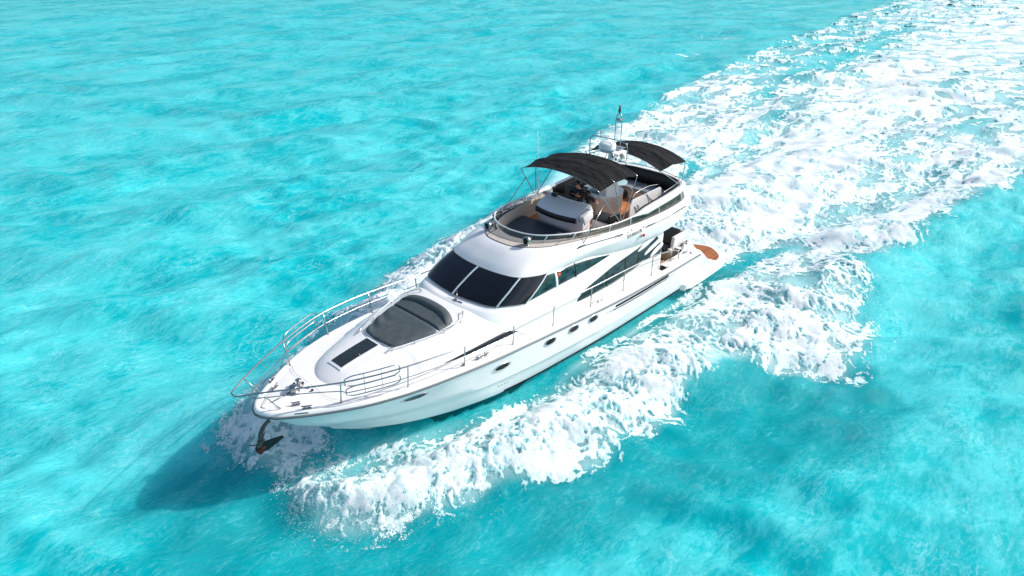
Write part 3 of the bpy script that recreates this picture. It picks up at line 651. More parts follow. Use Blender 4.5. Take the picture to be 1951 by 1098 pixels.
# windlass, cleats, bollards at the bow
dz = 2.575
wl = mk('windlass', *join(lathe([(.15, 0), (.16, .03), (.12, .05), (.10, .10), (.12, .14), (.13, .17), (.09, .20), (.02, .205)], (7.92, .02, dz), 20), lathe([(.10, 0), (.12, .02), (.07, .05), (.05, .16), (.08, .2), (.02, .21)], (7.68, -.12, dz), 16)), STEEL, yacht)
mk('windlass_chain', *tube([(8.0, .02, dz + .06), (8.4, .02, dz + .03), (8.9, 0, dz - .02)], .018, n=6), DSTEEL, wl)
for (x, y) in ((7.55, -.16), (7.72, -.3), (7.55, .3), (7.55, .12)): mk('foot_switch', *lathe([(.035, 0), (.035, .025), (.01, .028)], (x, y, dz), 12), DARK, wl)
def cleat(x, y, z, ang=0., L_=.30, name='mooring_cleat', par=yacht):
    c, s = math.cos(ang), math.sin(ang); P = lambda a, b, h: (x + a * c - b * s, y + a * s + b * c, z + h)
    mk(name, *join(tube([P(-L_/2, 0, .09), P(-L_/4, 0, .075), P(L_/4, 0, .075), P(L_/2, 0, .09)], [.012, .02, .02, .012], n=7), tube([P(-.06, 0, 0), P(-.06, 0, .08)], .02, n=7), tube([P(.06, 0, 0), P(.06, 0, .08)], .02, n=7), box(P(0, 0, .01), (L_ * .8, .07, .02), .005, Matrix.Rotation(ang, 3, 'Z'))), STEEL, par)
for s in (1, -1):
    cleat(8.15, s * .52, dz - .01, s * -.5, .26); cleat(8.05, s * .86, dz, s * -.6, .28)
    cleat(3.25, s * 2.13, 2.34, 0, .34); cleat(3.0, s * 2.13, 2.33, 0, .16); cleat(-2.3, s * 2.22, 1.97, 0, .34); cleat(-8.0, s * 2.12, 1.81, 0, .34)
    mk('filler_cap', *lathe([(.05, 0), (.05, .012), (.01, .014)], (3.85, s * 2.08, 2.385), 14), DSTEEL, yacht); mk('filler_cap', *lathe([(.05, 0), (.05, .012), (.01, .014)], (-2.0, s * 2.12, 1.975), 14), DSTEEL, yacht)
mkp('deck_seam', (tube([(7.45, .05, 2.6), (7.45, .78, 2.575), (7.30, 1.15, 2.56)], .005, n=4)), RUBR, yacht)
for s in (1, -1): mk('bow_plate', *box((8.25, s * .93, dz), (.34, .03, .03), .008, Matrix.Rotation(-.65 * s, 3, 'Z')), STEEL, yacht)

# ---- anchor in its roller under the bow
anc = mk('bow_anchor', *join(tube(cr([(8.62, 0, 2.12), (8.86, .02, 2.03), (9.02, .03, 1.78), (9.0, .03, 1.62)], 4), [.05]*5 + [.06]*8, n=8),
     slab([(8.94, -.02, 1.68), (9.10, -.02, 1.66), (9.16, -.02, 1.50), (8.98, -.02, 1.46)], (0, 1, 0), .1)), BRASS, yacht, sharp=40)
mk('anchor_fluke', *slab([(9.02, .06, 1.60), (8.56, .28, 1.66), (8.52, .30, 1.62), (8.92, .10, 1.32), (9.14, .03, 1.30), (9.2, 0, 1.48)], (.0, -.5, .25), .05), BLK, anc, smooth=False)
mk('anchor_fluke', *slab([(9.02, -.02, 1.60), (8.72, -.30, 1.62), (8.90, -.26, 1.36), (9.14, -.02, 1.28), (9.2, 0, 1.46)], (.0, .5, .25), .05), RUST, anc, smooth=False)
mk('anchor_crown', *box((9.06, .02, 1.40), (.26, .20, .16), .06, Matrix.Rotation(R(35), 3, 'Y')), RUST, anc, sharp=40)
mk('anchor_stock', *tube([(9.10, 0, 1.55), (9.26, -.02, 1.60), (9.30, -.02, 1.66)], .015, n=6), RUST, anc)
mk('anchor_roller', *join(box((8.52, 0, 2.20), (.34, .16, .16), .03), lathe([(.06, -.07), (.06, .07)], (8.64, 0, 2.15), 12, 'y')), GEL, anc, sharp=40)
mk('stem_plate', *slab([(8.05, .10, 1.78), (7.55, .50, 1.60), (7.5, .54, 1.42), (7.92, .04, 1.40)], (.6, .6, -.3), .02), DSTEEL, hull, smooth=False) if False else None

# ---- guard rails
T = [(9.42, 0, 3.29), (9.37, .14, 3.30), (8.85, .48, 3.31), (8.1, .94, 3.28), (7.32, 1.38, 3.24), (6.5, 1.73, 3.22), (5.68, 1.98, 3.20), (4.8, 2.13, 3.15), (3.9, 2.22, 3.08), (2.0, 2.27, 2.94), (.2, 2.28, 2.85), (-1.7, 2.29, 2.76), (-3.55, 2.29, 2.70), (-5.35, 2.28, 2.61), (-6.1, 2.27, 2.50), (-6.7, 2.26, 2.38), (-7.15, 2.25, 2.22), (-7.25, 2.25, 2.0), (-7.25, 2.25, 1.83)]
B2 = [(9.02, 0, 3.01), (8.97, .13, 3.01), (8.5, .46, 3.0), (7.9, .86, 2.97), (7.3, 1.30, 2.93)]
Tc = cr(T, 6)
yr = mk('guard_rail', *tube([mir(p) for p in Tc][::-1][:-1] + [tuple(p) for p in Tc], .021, n=8), STEEL, yacht)
lo_ = cr(B2, 5); lo2 = []
for p in Tc:
    if p[0] < 7.25 and p[0] > -6.3: lo2.append(np.array([p[0], p[1] - .03, deck_z(p[0]) + (p[2] - deck_z(p[0])) * .52]))
lowr = [tuple(p) for p in lo_] + [tuple(p) for p in lo2]
mk('lower_rail', *tube([mir(p) for p in lowr][::-1][:-1] + lowr, .013, n=6), STEEL, yr)
STA = [(7.32, 1.38, 3.24, 1.22), (5.68, 1.98, 3.20, 1.87), (3.9, 2.22, 3.08, 2.14), (2.0, 2.27, 2.94, 2.21), (.2, 2.28, 2.85, 2.24), (-1.7, 2.29, 2.76, 2.26), (-3.55, 2.29, 2.70, 2.27), (-5.35, 2.28, 2.61, 2.26)]
for x, y, z, yb in STA:
    for s in (1, -1):
        zb = deck_z(x) - .01
        mk('stanchion', *join(tube([(x - .02, s * yb, zb), (x, s * y, z)], .018, n=7), lathe([(.035, 0), (.035, .02), (.018, .04)], (x - .02, s * yb, zb), 10)), STEEL, yr)
for s in (1, -1):
    mk('stanchion', *tube([(8.50, s * .36, 2.56), (8.62, s * .36, 2.75), (8.93, s * .42, 3.31)], .015, n=7), STEEL, yr)
    for zc, h in ((3.23, .15), (2.93, .14)):
        P = []
        for k in range(40):
            a = 2 * math.pi * k / 40; ca, sa = math.cos(a), math.sin(a)
            xx = 6.58 + .52 * (1 if ca > 0 else -1) * (1 if abs(ca) > .001 else 0) * min(1, abs(ca) * 1.15) ** .8 + h * ca; t = xx
            y_ = float(herm(t, [q[0] for q in T[::-1]], [q[1] for q in T[::-1]])) + .02
            P.append((t, s * y_, zc + h * (1 if sa > 0 else -1) * min(1, abs(sa) * 1.25)))
        mk('gate_loop', *tube(P, .0155, cyc=True, n=7), STEEL, yr)
        for dx in (-.2, .22): 
            y_ = float(herm(6.58 + dx, [q[0] for q in T[::-1]], [q[1] for q in T[::-1]])) + .02
            mk('gate_bar', *tube([(6.58 + dx, s * y_, zc - h), (6.58 + dx, s * y_, zc + h)], .007, n=5), STEEL, yr)

# ---- portholes and air intake on the hull side
def porthole(x, z, a, b, tilt=0.):
    rr = [[], [], []]; V_ = []
    for k in range(28):
        an = 2 * math.pi * k / 28
        for i, (q, off) in enumerate(((1.22, .002), (1.08, .03), (.92, .012))):
            dx = a * q * math.cos(an); dz_ = b * q * math.sin(an); xx = x + dx; zz = z + dz_ + tilt * dx
            y = side_y(hull_bvh, xx, zz) or 2.2; rr[i].append((xx, y + off, zz))
    mkp('porthole', grid(rr, cyc=True), mat('port_rim', (.62, .62, .64), .18, metal=.8) if 'port_rim' not in bpy.data.materials else bpy.data.materials['port_rim'], hull)
    g_ = [p for p in rr[2]]; c0 = (x, (side_y(hull_bvh, x, z) or 2.2) + .010, z)
    Vg = [c0] + g_; Fg = [(0, 1 + k, 1 + (k + 1) % 28) for k in range(28)]
    mkp('porthole_glass', (Vg, Fg), DARK, hull)
for x, z, a, b, t_ in ((5.46, 2.03, .30, .085, .03), (2.52, 1.74, .25, .095, .03), (.50, 1.74, .21, .10, .05), (-.62, 1.72, .20, .10, .05), (-1.62, 1.68, .20, .10, .05)): porthole(x, z, a * 1.15, b * 1.2, t_)
mkp('intake_recess', side_patch(hull_bvh, [(-2.35, 1.60), (-2.7, 1.52), (-4.5, 1.44), (-6.3, 1.45), (-7.0, 1.50)], [(-2.35, 1.605), (-2.7, 1.66), (-4.5, 1.62), (-6.3, 1.60), (-7.0, 1.505)], nx=40, nz=3, off=.006), mat('gel_grey', (.66, .67, .68), .3), hull)
mkp('air_intake', side_patch(hull_bvh, [(-2.85, 1.62), (-4.5, 1.57), (-6.2, 1.55)], [(-2.85, 1.69), (-4.5, 1.655), (-6.2, 1.63)], nx=30, nz=2, off=.02), ANTI, hull)
mkp('air_intake', side_patch(hull_bvh, [(-2.75, 1.535), (-4.5, 1.475), (-6.1, 1.465)], [(-2.75, 1.57), (-4.5, 1.515), (-6.1, 1.50)], nx=30, nz=2, off=.02), mat('plum_strip', (.05, .025, .06), .3), hull)
for k in range(4):
    x = 2.42 - .11 * k; z = .88; y = side_y(hull_bvh, x, z) or 2
    mk('hull_marking', *box((x, y + .003, z), (.07, .012, .045)), mat('mark_grey', (.5, .51, .52), .5) if 'mark_grey' not in bpy.data.materials else bpy.data.materials['mark_grey'], hull)

# ---- stern: quarter covers, transom, platform, cockpit
top = [p for p in rub if p[0] < -8.15]
q1 = [tuple(p + np.array([0, 0, .0])) for p in top]
ziner = lambda x: float(herm(x, [-8.1, -8.7, -9.1, -9.5, -10.0, -10.5], [1.80, 1.72, 1.50, 1.05, .72, .60]))
qa = [tuple(p + np.array([0, -.05, .05])) for p in top]; qb = [(p[0] - .03, 2.22, ziner(p[0]) + .01) for p in top]; qc = [(p[0] - .06, 1.95, ziner(p[0]) - .02) for p in top]; qd = [(p[0] - .06, 1.5, ziner(p[0]) - .06) for p in top]; qe = [(p[0], 1.45, .45) for p in top]
mkp('quarter', (grid([q1, qa, qb, qc, qd, qe])), GEL, yacht, sharp=60)
tr = []
for k in range(25):
    u = -1 + k / 12; y = 1.62 * u; b = .28 * (1 - u * u)
    tr.append([(-8.80 - b, y, 1.62), (-8.86 - b, y, 1.66), (-8.98 - b, y, 1.66), (-9.10 - b, y, 1.60), (-9.6 - 1.8 * b, y, 1.15), (-10.25 - 3.6 * b, y, .70), (-10.5 - 4 * b, y, .50)])
mk('transom', *grid(tr), GEL, yacht, sharp=40)
PO = [(-7.75, 2.22), (-8.1, 2.46), (-10.4, 2.45), (-11.1, 2.38), (-11.6, 2.1), (-11.8, 1.55), (-11.85, 1.1), (-11.65, .6), (-11.5, .3), (-11.4, 0)]
pc = [(p[0], p[1]) for p in cr([(a, b, 0) for a, b in PO], 5)]
pl = pc + [(x, -y) for x, y in pc[::-1][1:]]
plat = mk('swim_platform', *prism(pl, .26, .53, .06), GEL, yacht, sharp=50)
TO = [(-10.3, 1.95), (-10.55, 2.15), (-11.0, 2.12), (-11.35, 1.9), (-11.68, 1.45), (-11.72, 1.1), (-11.5, .6), (-11.3, .3), (-11.25, 0)]
t2 = [(p[0], p[1]) for p in cr([(a, b, 0) for a, b in TO], 4)]; t2 = t2 + [(x, -y) for x, y in t2[::-1][1:]] 
mk('platform_teak', *prism([(-9.55, -1.6), (-9.7, 0), (-9.55, 1.6)][::-1] [::-1][::-1] + [], .53, .536) if False else prism(t2, .531, .545, .0), TEAKX, plat, smooth=False)
mkp('stern_stripe', (tube([(-7.9, 2.44, .27), (-10.2, 2.42, .27), (-10.8, 2.25, .27)], .03, n=6)), ANTI, plat)
# cockpit
mk('cockpit_sole', *prism([(-6.3, 2.0), (-9.2, 1.7), (-9.2, -1.7), (-6.3, -2.0)], 1.15, 1.22), TEAK, yacht, smooth=False)
wallp = [(-6.35, 1.98), (-7.1, 1.98), (-7.9, 1.95), (-8.45, 1.78), (-8.78, 1.45), (-8.9, 1.0), (-9.02, 0)]
wc = [(p[0], p[1]) for p in cr([(a, b, 0) for a, b in wallp], 5)]
mk('cockpit_lining', *both(grid([[(x, y, 1.2) for x, y in wc], [(x, y, deck_z(min(x, -6)) + .01 if x > -8 else 1.75) for x, y in wc], [(x - (.12 if x < -8 else 0), y + .1, (deck_z(min(x, -6)) + .03) if x > -8 else 1.77) for x, y in wc]])), CREAM, yacht, sharp=50)
mk('coaming_top', *both(grid([[(x, y, 1.80) for x, y in wc], [(x - (.16 if x < -8.3 else .05), y + .16, 1.815) for x, y in wc], [(x - (.3 if x < -8.3 else .1), y + .3, 1.77) for x, y in wc]])), GEL, yacht, sharp=60)
mk('stern_rail', *tube(cr([(-7.6, 1.98, 1.83), (-7.75, 1.96, 1.93), (-8.3, 1.85, 1.95), (-8.72, 1.5, 1.95), (-8.85, 1.2, 1.95), (-8.9, 1.1, 1.83)], 5), .016, n=6), STEEL, yacht)
mk('stern_fairlead', *lathe([(.05, 0), (.03, .04), (.03, .1), (.06, .14)], (-8.75, 1.72, 1.82), 12), DSTEEL, yacht); mk('stern_fairlead', *lathe([(.04, 0), (.03, .1), (.05, .12)], (-8.98, 1.45, 1.80), 12), DSTEEL, yacht); mk('stern_plate', *box((-8.8, 1.6, 1.82), (.2, .1, .05), .01), DSTEEL, yacht)
so2 = mk('cockpit_sofa', *box((-8.35, -.1, 1.42), (.66, 2.9, .42), .06), CREAM, yacht, sharp=40)
mk('sofa_cushion', *box((-8.12, -.1, 1.70), (.66, 2.8, .14), .05), BLK, so2, sharp=40)
mk('sofa_back', *box((-8.66, -.1, 1.97), (.80, 2.74, .14), .05, Matrix.Rotation(R(32), 3, 'Y')), BLK, so2, sharp=40)
mk('sofa_frame', *box((-8.70, -.1, 1.93), (.92, 2.9, .12), .04, Matrix.Rotation(R(32), 3, 'Y')), mat('sofa_grey', (.14, .15, .16), .6), so2, sharp=40)
mk('sofa_shell', *box((-9.0, -.1, 1.80), (.16, 3.0, .8), .07, Matrix.Rotation(R(-6), 3, 'Y')), CREAM, so2, sharp=40)
mk('sofa_arm', *box((-8.55, 1.42, 1.74), (1.0, .16, .92), .07, taper=(.75, 1)), GEL, so2, sharp=40)
ct = mk('cockpit_table', *prism([(-6.95, -.4), (-7.7, -.4), (-7.7, 1.15), (-6.95, 1.15)], 1.93, 1.97, .01), TEAK, yacht, smooth=False)
mk('table_leg', *tube([(-7.3, .4, 1.2), (-7.3, .4, 1.93)], .05), STEEL, ct)
mk('bollard', *join(lathe([(.11, 1.22), (.11, 1.70), (.09, 1.76), (.02, 1.77)], (-7.95, 1.45, 0), 16)), CREAM, yacht)
mk('cockpit_step', *box((-7.2, 1.7, 1.35), (.5, .4, .28), .03), TEAK, yacht)
mk('side_gate', *join(box((-7.1, 2.1, 1.86), (.3, .1, .05), .01)), CREAM, yacht)
mk('saloon_door', *box((-6.34, 0, 2.3), (.05, 2.2, 2.0)), GLASS, house)
# ================================================================== helmsman
def skin_mesh(name, verts, edges, radii, m_, parent=None, root=0, sub=2):
    me = bpy.data.meshes.new(name); me.from_pydata(verts, edges, []); me.materials.append(m_)
    o = link(bpy.data.objects.new(name, me), parent)
    md = o.modifiers.new('skin', 'SKIN'); md.use_smooth_shade = True
    for i, s in enumerate(me.skin_vertices[0].data): s.radius = (radii[i], radii[i]) if not hasattr(radii[i], '__len__') else radii[i]; s.use_root = (i == root)
    sb_ = o.modifiers.new('sub', 'SUBSURF'); sb_.levels = sb_.render_levels = sub
    dg = bpy.context.evaluated_depsgraph_get(); m2 = bpy.data.meshes.new_from_object(o.evaluated_get(dg))
    o.modifiers.clear(); o.data = m2; m2.shade_smooth(); return o
SKIN = mat('skin', (.42, .20, .13), .5); JACK = mat('black_jacket', (.006, .006, .008), .75, bump=.4, bs=14, bd=.02); JEAN = mat('blue_jeans', (.10, .17, .24), .8); CAP = mat('black_cap', (.005, .005, .006), .7); SHOE = mat('shoe', (.02, .02, .02), .6)
px, py = -4.20, -.34
person = empty('person', (px, py, 3.68)); tag(person, 'helmsman in black jacket, cap and jeans seated behind the flybridge console', 'person')
def PP(pts): return [(x, y, z) for x, y, z in pts]
# local frame: origin under the seat, facing +x; seat top is .47 above
bodyv = [(0, 0, .56), (.0, 0, .72), (.0, 0, .90), (.03, 0, 1.04), (.05, 0, 1.10), (.08, 0, 1.19),
         (.03, .10, .55), (.42, .16, .54), (.44, .17, .10), (.58, .18, .05),
         (.03, -.10, .55), (.42, -.14, .54), (.44, -.15, .10), (.58, -.16, .05),
         (.02, .19, .98), (-.06, .42, .86), (-.02, .66, .80), (-.0, .73, .79),
         (.02, -.19, .98), (.16, -.27, .74), (.42, -.12, .80), (.48, -.08, .82)]
bodye = [(0,1),(1,2),(2,3),(3,4),(4,5),(0,6),(6,7),(7,8),(8,9),(0,10),(10,11),(11,12),(12,13),(3,14),(14,15),(15,16),(16,17),(3,18),(18,19),(19,20),(20,21)]
bodyr = [.155,.15,.165,.10,.055,.055,.10,.07,.05,.045,.10,.07,.05,.045,.07,.052,.036,.03,.07,.052,.036,.03]
body = skin_mesh('body', bodyv, bodye, bodyr, SKIN, person)
# head shaped from a subdivided sphere
def head():
    bm = bmesh.new(); bmesh.ops.create_uvsphere(bm, u_segments=28, v_segments=20, radius=1)
    for q in bm.verts:
        x, y, z = q.co; fx = x * .098; fy = y * .078; fz = z * .118
        if z < 0: fx *= 1 - .12 * abs(z); fy *= 1 - .30 * abs(z) ** 1.3
        if x > .6 and abs(y) < .28: fx += .020 * math.exp(-((z + .12) / .16) ** 2) * math.exp(-(y / .14) ** 2)
        if x > .5: fx -= .010 * math.exp(-((z - .10) / .10) ** 2) * (math.exp(-((y - .38) / .17) ** 2) + math.exp(-((y + .38) / .17) ** 2))
        if x > .4 and z < -.55: fx += .012
        q.co = (fx + .10, fy, fz + 1.27)
    bm.verts.index_update(); r_ = [tuple(v_.co) for v_ in bm.verts], [tuple(v_.index for v_ in p.verts) for p in bm.faces]; bm.free(); return r_
hv_, hf_ = head()
hd = mk('head', hv_, hf_, SKIN, person)
for s in (1, -1): mk('ear', *lathe([(.012, -.008), (.026, 0), (.018, .010)], (.095, s * .077, 1.265), 10, 'y'), SKIN, hd)
for s in (1, -1): mk('eye', *lathe([(.004, 0), (.012, .003), (.008, .008)], (.183, s * .03, 1.285), 8, 'x'), DARK, hd)
mk('mouth', *box((.190, 0, 1.205), (.008, .042, .008), .002), mat('lips', (.28, .08, .07), .5), hd)
capv = lathe([(.002, .132), (.05, .125), (.085, .09), (.098, .045), (.100, .02)], (.09, 0, 1.27), 24)
cp = mk('cap', *join(capv, slab([(.14, .07, 1.295), (.24, .05, 1.285), (.26, 0, 1.283), (.24, -.05, 1.285), (.14, -.07, 1.295)], (0, 0, 1), .010)), CAP, person, sharp=40)
mk('hair', *lathe([(.09, -.03), (.096, .0), (.098, .03)], (.075, 0, 1.27), 20), CAP, hd)
# jacket: slightly larger skin over torso and arms
jv = [(0, 0, .54), (.0, 0, .72), (.0, 0, .90), (.03, 0, 1.03), (.05, 0, 1.10), (.02, .19, .98), (-.06, .42, .86), (-.01, .67, .80), (.02, -.19, .98), (.16, -.27, .74), (.43, -.12, .80)]
je = [(0,1),(1,2),(2,3),(3,4),(3,5),(5,6),(6,7),(3,8),(8,9),(9,10)]
jr = [.19,.185,.20,.13,.072,.105,.090,.068,.105,.090,.068]
jk = skin_mesh('jacket', jv, je, jr, JACK, person)
mk('jacket_badge', *box((.185, .07, .98), (.01, .05, .025), .003), mat('badge_grey', (.4, .45, .42), .5), jk)
tr_v = [(0, 0, .55), (.03, .10, .55), (.42, .16, .54), (.44, .17, .13), (.03, -.10, .55), (.42, -.14, .54), (.44, -.15, .13)]
skin_mesh('jeans', tr_v, [(0,1),(1,2),(2,3),(0,4),(4,5),(5,6)], [.165,.115,.085,.065,.115,.085,.065], JEAN, person)
for y in (.175, -.155): mk('shoe', *box((.52, y, .05), (.26, .09, .09), .03), SHOE, person, sharp=50)
# hands: palm and five separate fingers
def hand(c, d, u, par, grip=.0):
    d = Vector(d).normalized(); u = Vector(u).normalized(); s = d.cross(u).normalized(); c = Vector(c); parts = []
    parts.append(box(c + d * .045, (.09, .075, .03), .012, Matrix((d, s, u)).transposed()))
    for k, ln in enumerate((.068, .078, .072, .056)):
        o = c + d * .088 + s * (-.029 + .0195 * k); m1 = o + d * ln * .45 - u * ln * (.12 + grip * .3); m2 = m1 + d * ln * (.35 - grip * .3) - u * ln * (.28 + grip * .2); parts.append(tube([o, m1, m2], [.0095, .009, .007], n=7))
    o = c + d * .03 - s * .036; parts.append(tube([o, o + d * .03 - s * .028 - u * .006, o + d * .062 - s * .034 - u * .016], [.012, .010, .008], n=7))
    return mk('hand', *join(*parts), SKIN, par)
hand((-.0, .68, .80), (.18, .95, -.25), (0, .2, 1), person, .5)
hand((.44, -.10, .81), (.95, .25, .10), (0, 0, 1), person, .9)
person.scale = (1.1, 1.1, 1.08)

# ================================================================== THE SEA
rs = np.random.RandomState(11)
PERM = rs.permutation(512); GA = rs.rand(512) * 2 * np.pi; GX, GY = np.cos(GA), np.sin(GA)
def pnoise(x, y, seed=0):
    xi = np.floor(x).astype(np.int64); yi = np.floor(y).astype(np.int64); xf = x - xi; yf = y - yi
    u = xf*xf*xf*(xf*(xf*6-15)+10); v = yf*yf*yf*(yf*(yf*6-15)+10)
    def g(a, b, dx, dy):
        h = PERM[(PERM[(a + seed * 37) & 511] + b) & 511]; return GX[h] * dx + GY[h] * dy
    n00 = g(xi, yi, xf, yf); n10 = g(xi+1, yi, xf-1, yf); n01 = g(xi, yi+1, xf, yf-1); n11 = g(xi+1, yi+1, xf-1, yf-1)
    a = n00 + u * (n10 - n00); b = n01 + u * (n11 - n01); return (a + v * (b - a)) * 1.5
def fbm(x, y, oct_=5, seed=0, gain=.5, ridged=False):
    s = 0; a = 1; t = 0
    for k in range(oct_):
        n_ = pnoise(x * 2.03 ** k + 13.7 * k, y * 2.03 ** k - 7.1 * k, seed + k)
        s = s + a * (1 - 2 * np.abs(n_) if ridged else n_); t += a; a *= gain
    return s / t
def sstep(a, b, x): t = np.clip((x - a) / (b - a), 0, 1); return t * t * (3 - 2 * t)
def polyline(x, y, pts):
    """distance to an open line, its extra columns there, and the side (+ = left of travel)"""
    P = np.array(pts, float); best = np.full(x.shape, 1e9); side = np.zeros(x.shape); val = np.zeros(x.shape + (P.shape[1] - 2,))
    for a, b in zip(P[:-1], P[1:]):
        d = b[:2] - a[:2]; L2 = d @ d; t = np.clip(((x - a[0]) * d[0] + (y - a[1]) * d[1]) / L2, 0, 1)
        ex = x - (a[0] + t * d[0]); ey = y - (a[1] + t * d[1]); r_ = np.hypot(ex, ey); m = r_ < best
        best = np.where(m, r_, best); side = np.where(m, np.sign(d[0] * ey - d[1] * ex), side)
        for c in range(val.shape[-1]): val[..., c] = np.where(m, a[2+c] + (b[2+c] - a[2+c]) * t, val[..., c])
    return best, side, val
def polysd(x, y, pts):
    """signed distance to a closed polygon, + inside"""
    P = np.array(pts, float); n_ = len(P); best = np.full(x.shape, 1e9); ins = np.zeros(x.shape, bool)
    for i in range(n_):
        a = P[i]; b = P[(i + 1) % n_]; d = b - a; t = np.clip(((x - a[0]) * d[0] + (y - a[1]) * d[1]) / (d @ d), 0, 1)
        best = np.minimum(best, np.hypot(x - a[0] - t * d[0], y - a[1] - t * d[1]))
        c = ((a[1] > y) != (b[1] > y)); xx = a[0] + (y - a[1]) * d[0] / (d[1] if d[1] else 1e-9); ins ^= c & (x < xx)
    return np.where(ins, best, -best)
# waves: wind chop made of many crossing trains
_k = 64; LAM = np.exp(rs.uniform(np.log(.8), np.log(11), _k)); LAM.sort()
TH = R(62) + rs.randn(_k) * .55; PH = rs.rand(_k) * 6.28; AMP = .0088 * LAM ** .92 * (.7 + .6 * rs.rand(_k))
def chop(x, y, sp):
    wx = x + 1.1 * pnoise(x * .13, y * .13, 3); wy = y + 1.1 * pnoise(x * .13 + 40, y * .13, 5); h = np.zeros(x.shape)
    for l, th, ph, a in zip(LAM, TH, PH, AMP):
        f = np.clip((l / sp - 3) / 3, 0, 1); kx = 2 * np.pi / l
        s = np.sin(kx * (wx * math.cos(th) + wy * math.sin(th)) + ph)
        h += a * f * (s - .18 * np.cos(2 * (kx * (wx * math.cos(th) + wy * math.sin(th)) + ph)))
    return h
CREST = [(9.4, .2, 0, .4), (8.9, .6, .12, .5), (8.3, 1.35, .50, .55), (7.4, 2.1, .52, .75), (6, 2.75, .50, .95), (4, 3.45, .48, 1.05), (1, 4.2, .44, 1.1), (-3, 4.7, .38, 1.1), (-7.5, 5.8, .36, 1.2), (-13, 6.9, .30, 1.3), (-20, 7.4, .30, 1.2), (-34, 9.3, .2, 1.5), (-60, 13, .1, 2)]
CRESTS = [(9.4, -.2, 0, .4), (8.9, -.8, .15, .5), (8.2, -1.9, .5, .6), (7.2, -2.8, .62, .7), (5.6, -3.9, .65, .8), (3.6, -4.8, .62, .9), (1.6, -5.5, .6, 1.0), (-1, -6.2, .55, 1.0), (-4, -6.9, .5, 1.1), (-7.5, -7.6, .45, 1.2), (-13, -9.6, .4, 1.3), (-20, -12, .4, 1.4), (-28, -14.6, .35, 1.5), (-44, -18.6, .3, 2), (-75, -23, .2, 3)]
def wake_h(x, y):
    h = 0
    for cst in (CREST, CRESTS):
        d, s, v = polyline(x, y, cst); out = s * (-1 if cst is CREST else 1)
        wd = v[..., 1]; h = h + v[..., 0] * np.exp(-(d / wd) ** 2)
        h = h - .10 * np.exp(-((d - 3.0) / 1.8) ** 2) * (out > 0) * sstep(-30, -5, x) * sstep(8.6, 5.5, x)
    # trough along the hull and the rooster mound astern
    h = h - .20 * np.exp(-((np.abs(y) - 2.5) / .6) ** 2) * sstep(-12, -9, x) * (1 - sstep(1.5, 4, x))
    h = h + .32 * np.exp(-((x + 17) / 4.) ** 2 - ((y + .4) / 2.0) ** 2) - .1 * np.exp(-((x + 12) / 2.0) ** 2 - (y / 2.0) ** 2)
    return h
def calm(x, y): return 1 - .55 * np.exp(-((np.abs(y)) / 4) ** 2) * sstep(-20, -12, x) * (1 - sstep(8, 12, x))
def sea(x, y, sp): return chop(x, y, sp) * calm(x, y) + wake_h(x, y)
# foam outlines on the water, in metres
BOWP = [(8.35, .1), (8.75, .9), (8.95, 1.95), (8.65, 2.9), (7.95, 3.45), (7.2, 3.5), (6.4, 3.65), (5.6, 4.2), (4.8, 4.25), (4.2, 4.45), (3.4, 5.3), (2.2, 5.9), (1, 5.8), (-.2, 6.0), (-1.5, 5.9), (-3, 5.7), (-4.45, 5.95), (-5.3, 6.7), (-5.9, 8.0), (-7.0, 9.4), (-8.2, 9.5), (-10.1, 9.6), (-11.8, 8.6), (-13.4, 7.9), (-15, 6.9), (-16.6, 6.2), (-17.2, 4.6), (-15.6, 3.5), (-13.3, 3.0), (-11, 2.85), (-9.5, 2.65), (-6.75, 2.7), (-4.3, 2.75), (-1.4, 2.75), (.5, 2.65), (2.1, 2.1), (3.4, 1.5), (5, .9), (6.3, .4), (7.2, .1)]
BOWS = [(8.5, -.1), (9.0, -1.0), (9.2, -2.6), (8.5, -3.3), (7.3, -4.1), (6.05, -4.9), (4.9, -5.6), (4, -5.95), (2.25, -6.7), (-.5, -7.4), (-3.5, -8.4), (-4.5, -8.7), (-8, -8.8), (-12, -10.2), (-18, -12.2), (-24, -13.9), (-28.4, -15), (-35, -16.3), (-44, -19), (-57, -21), (-75, -23.3), (-118, -28.6), (-165, -33), (-165, -18), (-100, -15), (-60, -12.5), (-36, -9), (-24, -6.5), (-14, -4.2), (-9.5, -3.2), (-4, -2.6), (.5, -2.5), (3.7, -1.7), (6.3, -.7)]
STERN = [(-10.6, 1.9), (-13.5, 2.5), (-15.4, 3.5), (-15.6, 5.0), (-15.4, 6.6), (-16.6, 7.4), (-19.5, 7.7), (-23, 7.9), (-26.5, 8.4), (-34, 9.5), (-60, 13), (-100, 17), (-165, 22), (-165, -30), (-75, -18), (-44, -12), (-28, -8), (-18, -4.6), (-12, -2.6), (-10.6, -2)]
MIST = [(9.15, -3.0), (9.3, -1.6), (9.1, 0), (8.8, 1.6), (7.2, .6), (6, -.2), (6, -2.5), (7.6, -3.6)]
GAPS = [((-30, -5.6), 7, 1.5, .42), ((-40, -7.5), 8, 1.6, .42), ((-21, -3.9), 4, .9, .40), ((-37.5, 1.2), 5, .8, .45), ((-46, 4), 6, .8, .35), ((-60, -13.2), 14, 1.7, .5), ((-85, -15), 20, 2, .5), ((-33, 5.5), 5, .7, .35), ((-56, -1), 8, 1.0, .25), ((-24.5, 3.6), 3, .8, .3), ((-9.5, 6.0), 2.0, .35, .3), ((-6.6, 5.2), 1.2, .3, .3), ((-12.3, 6.3), 1.2, .4, .3)]
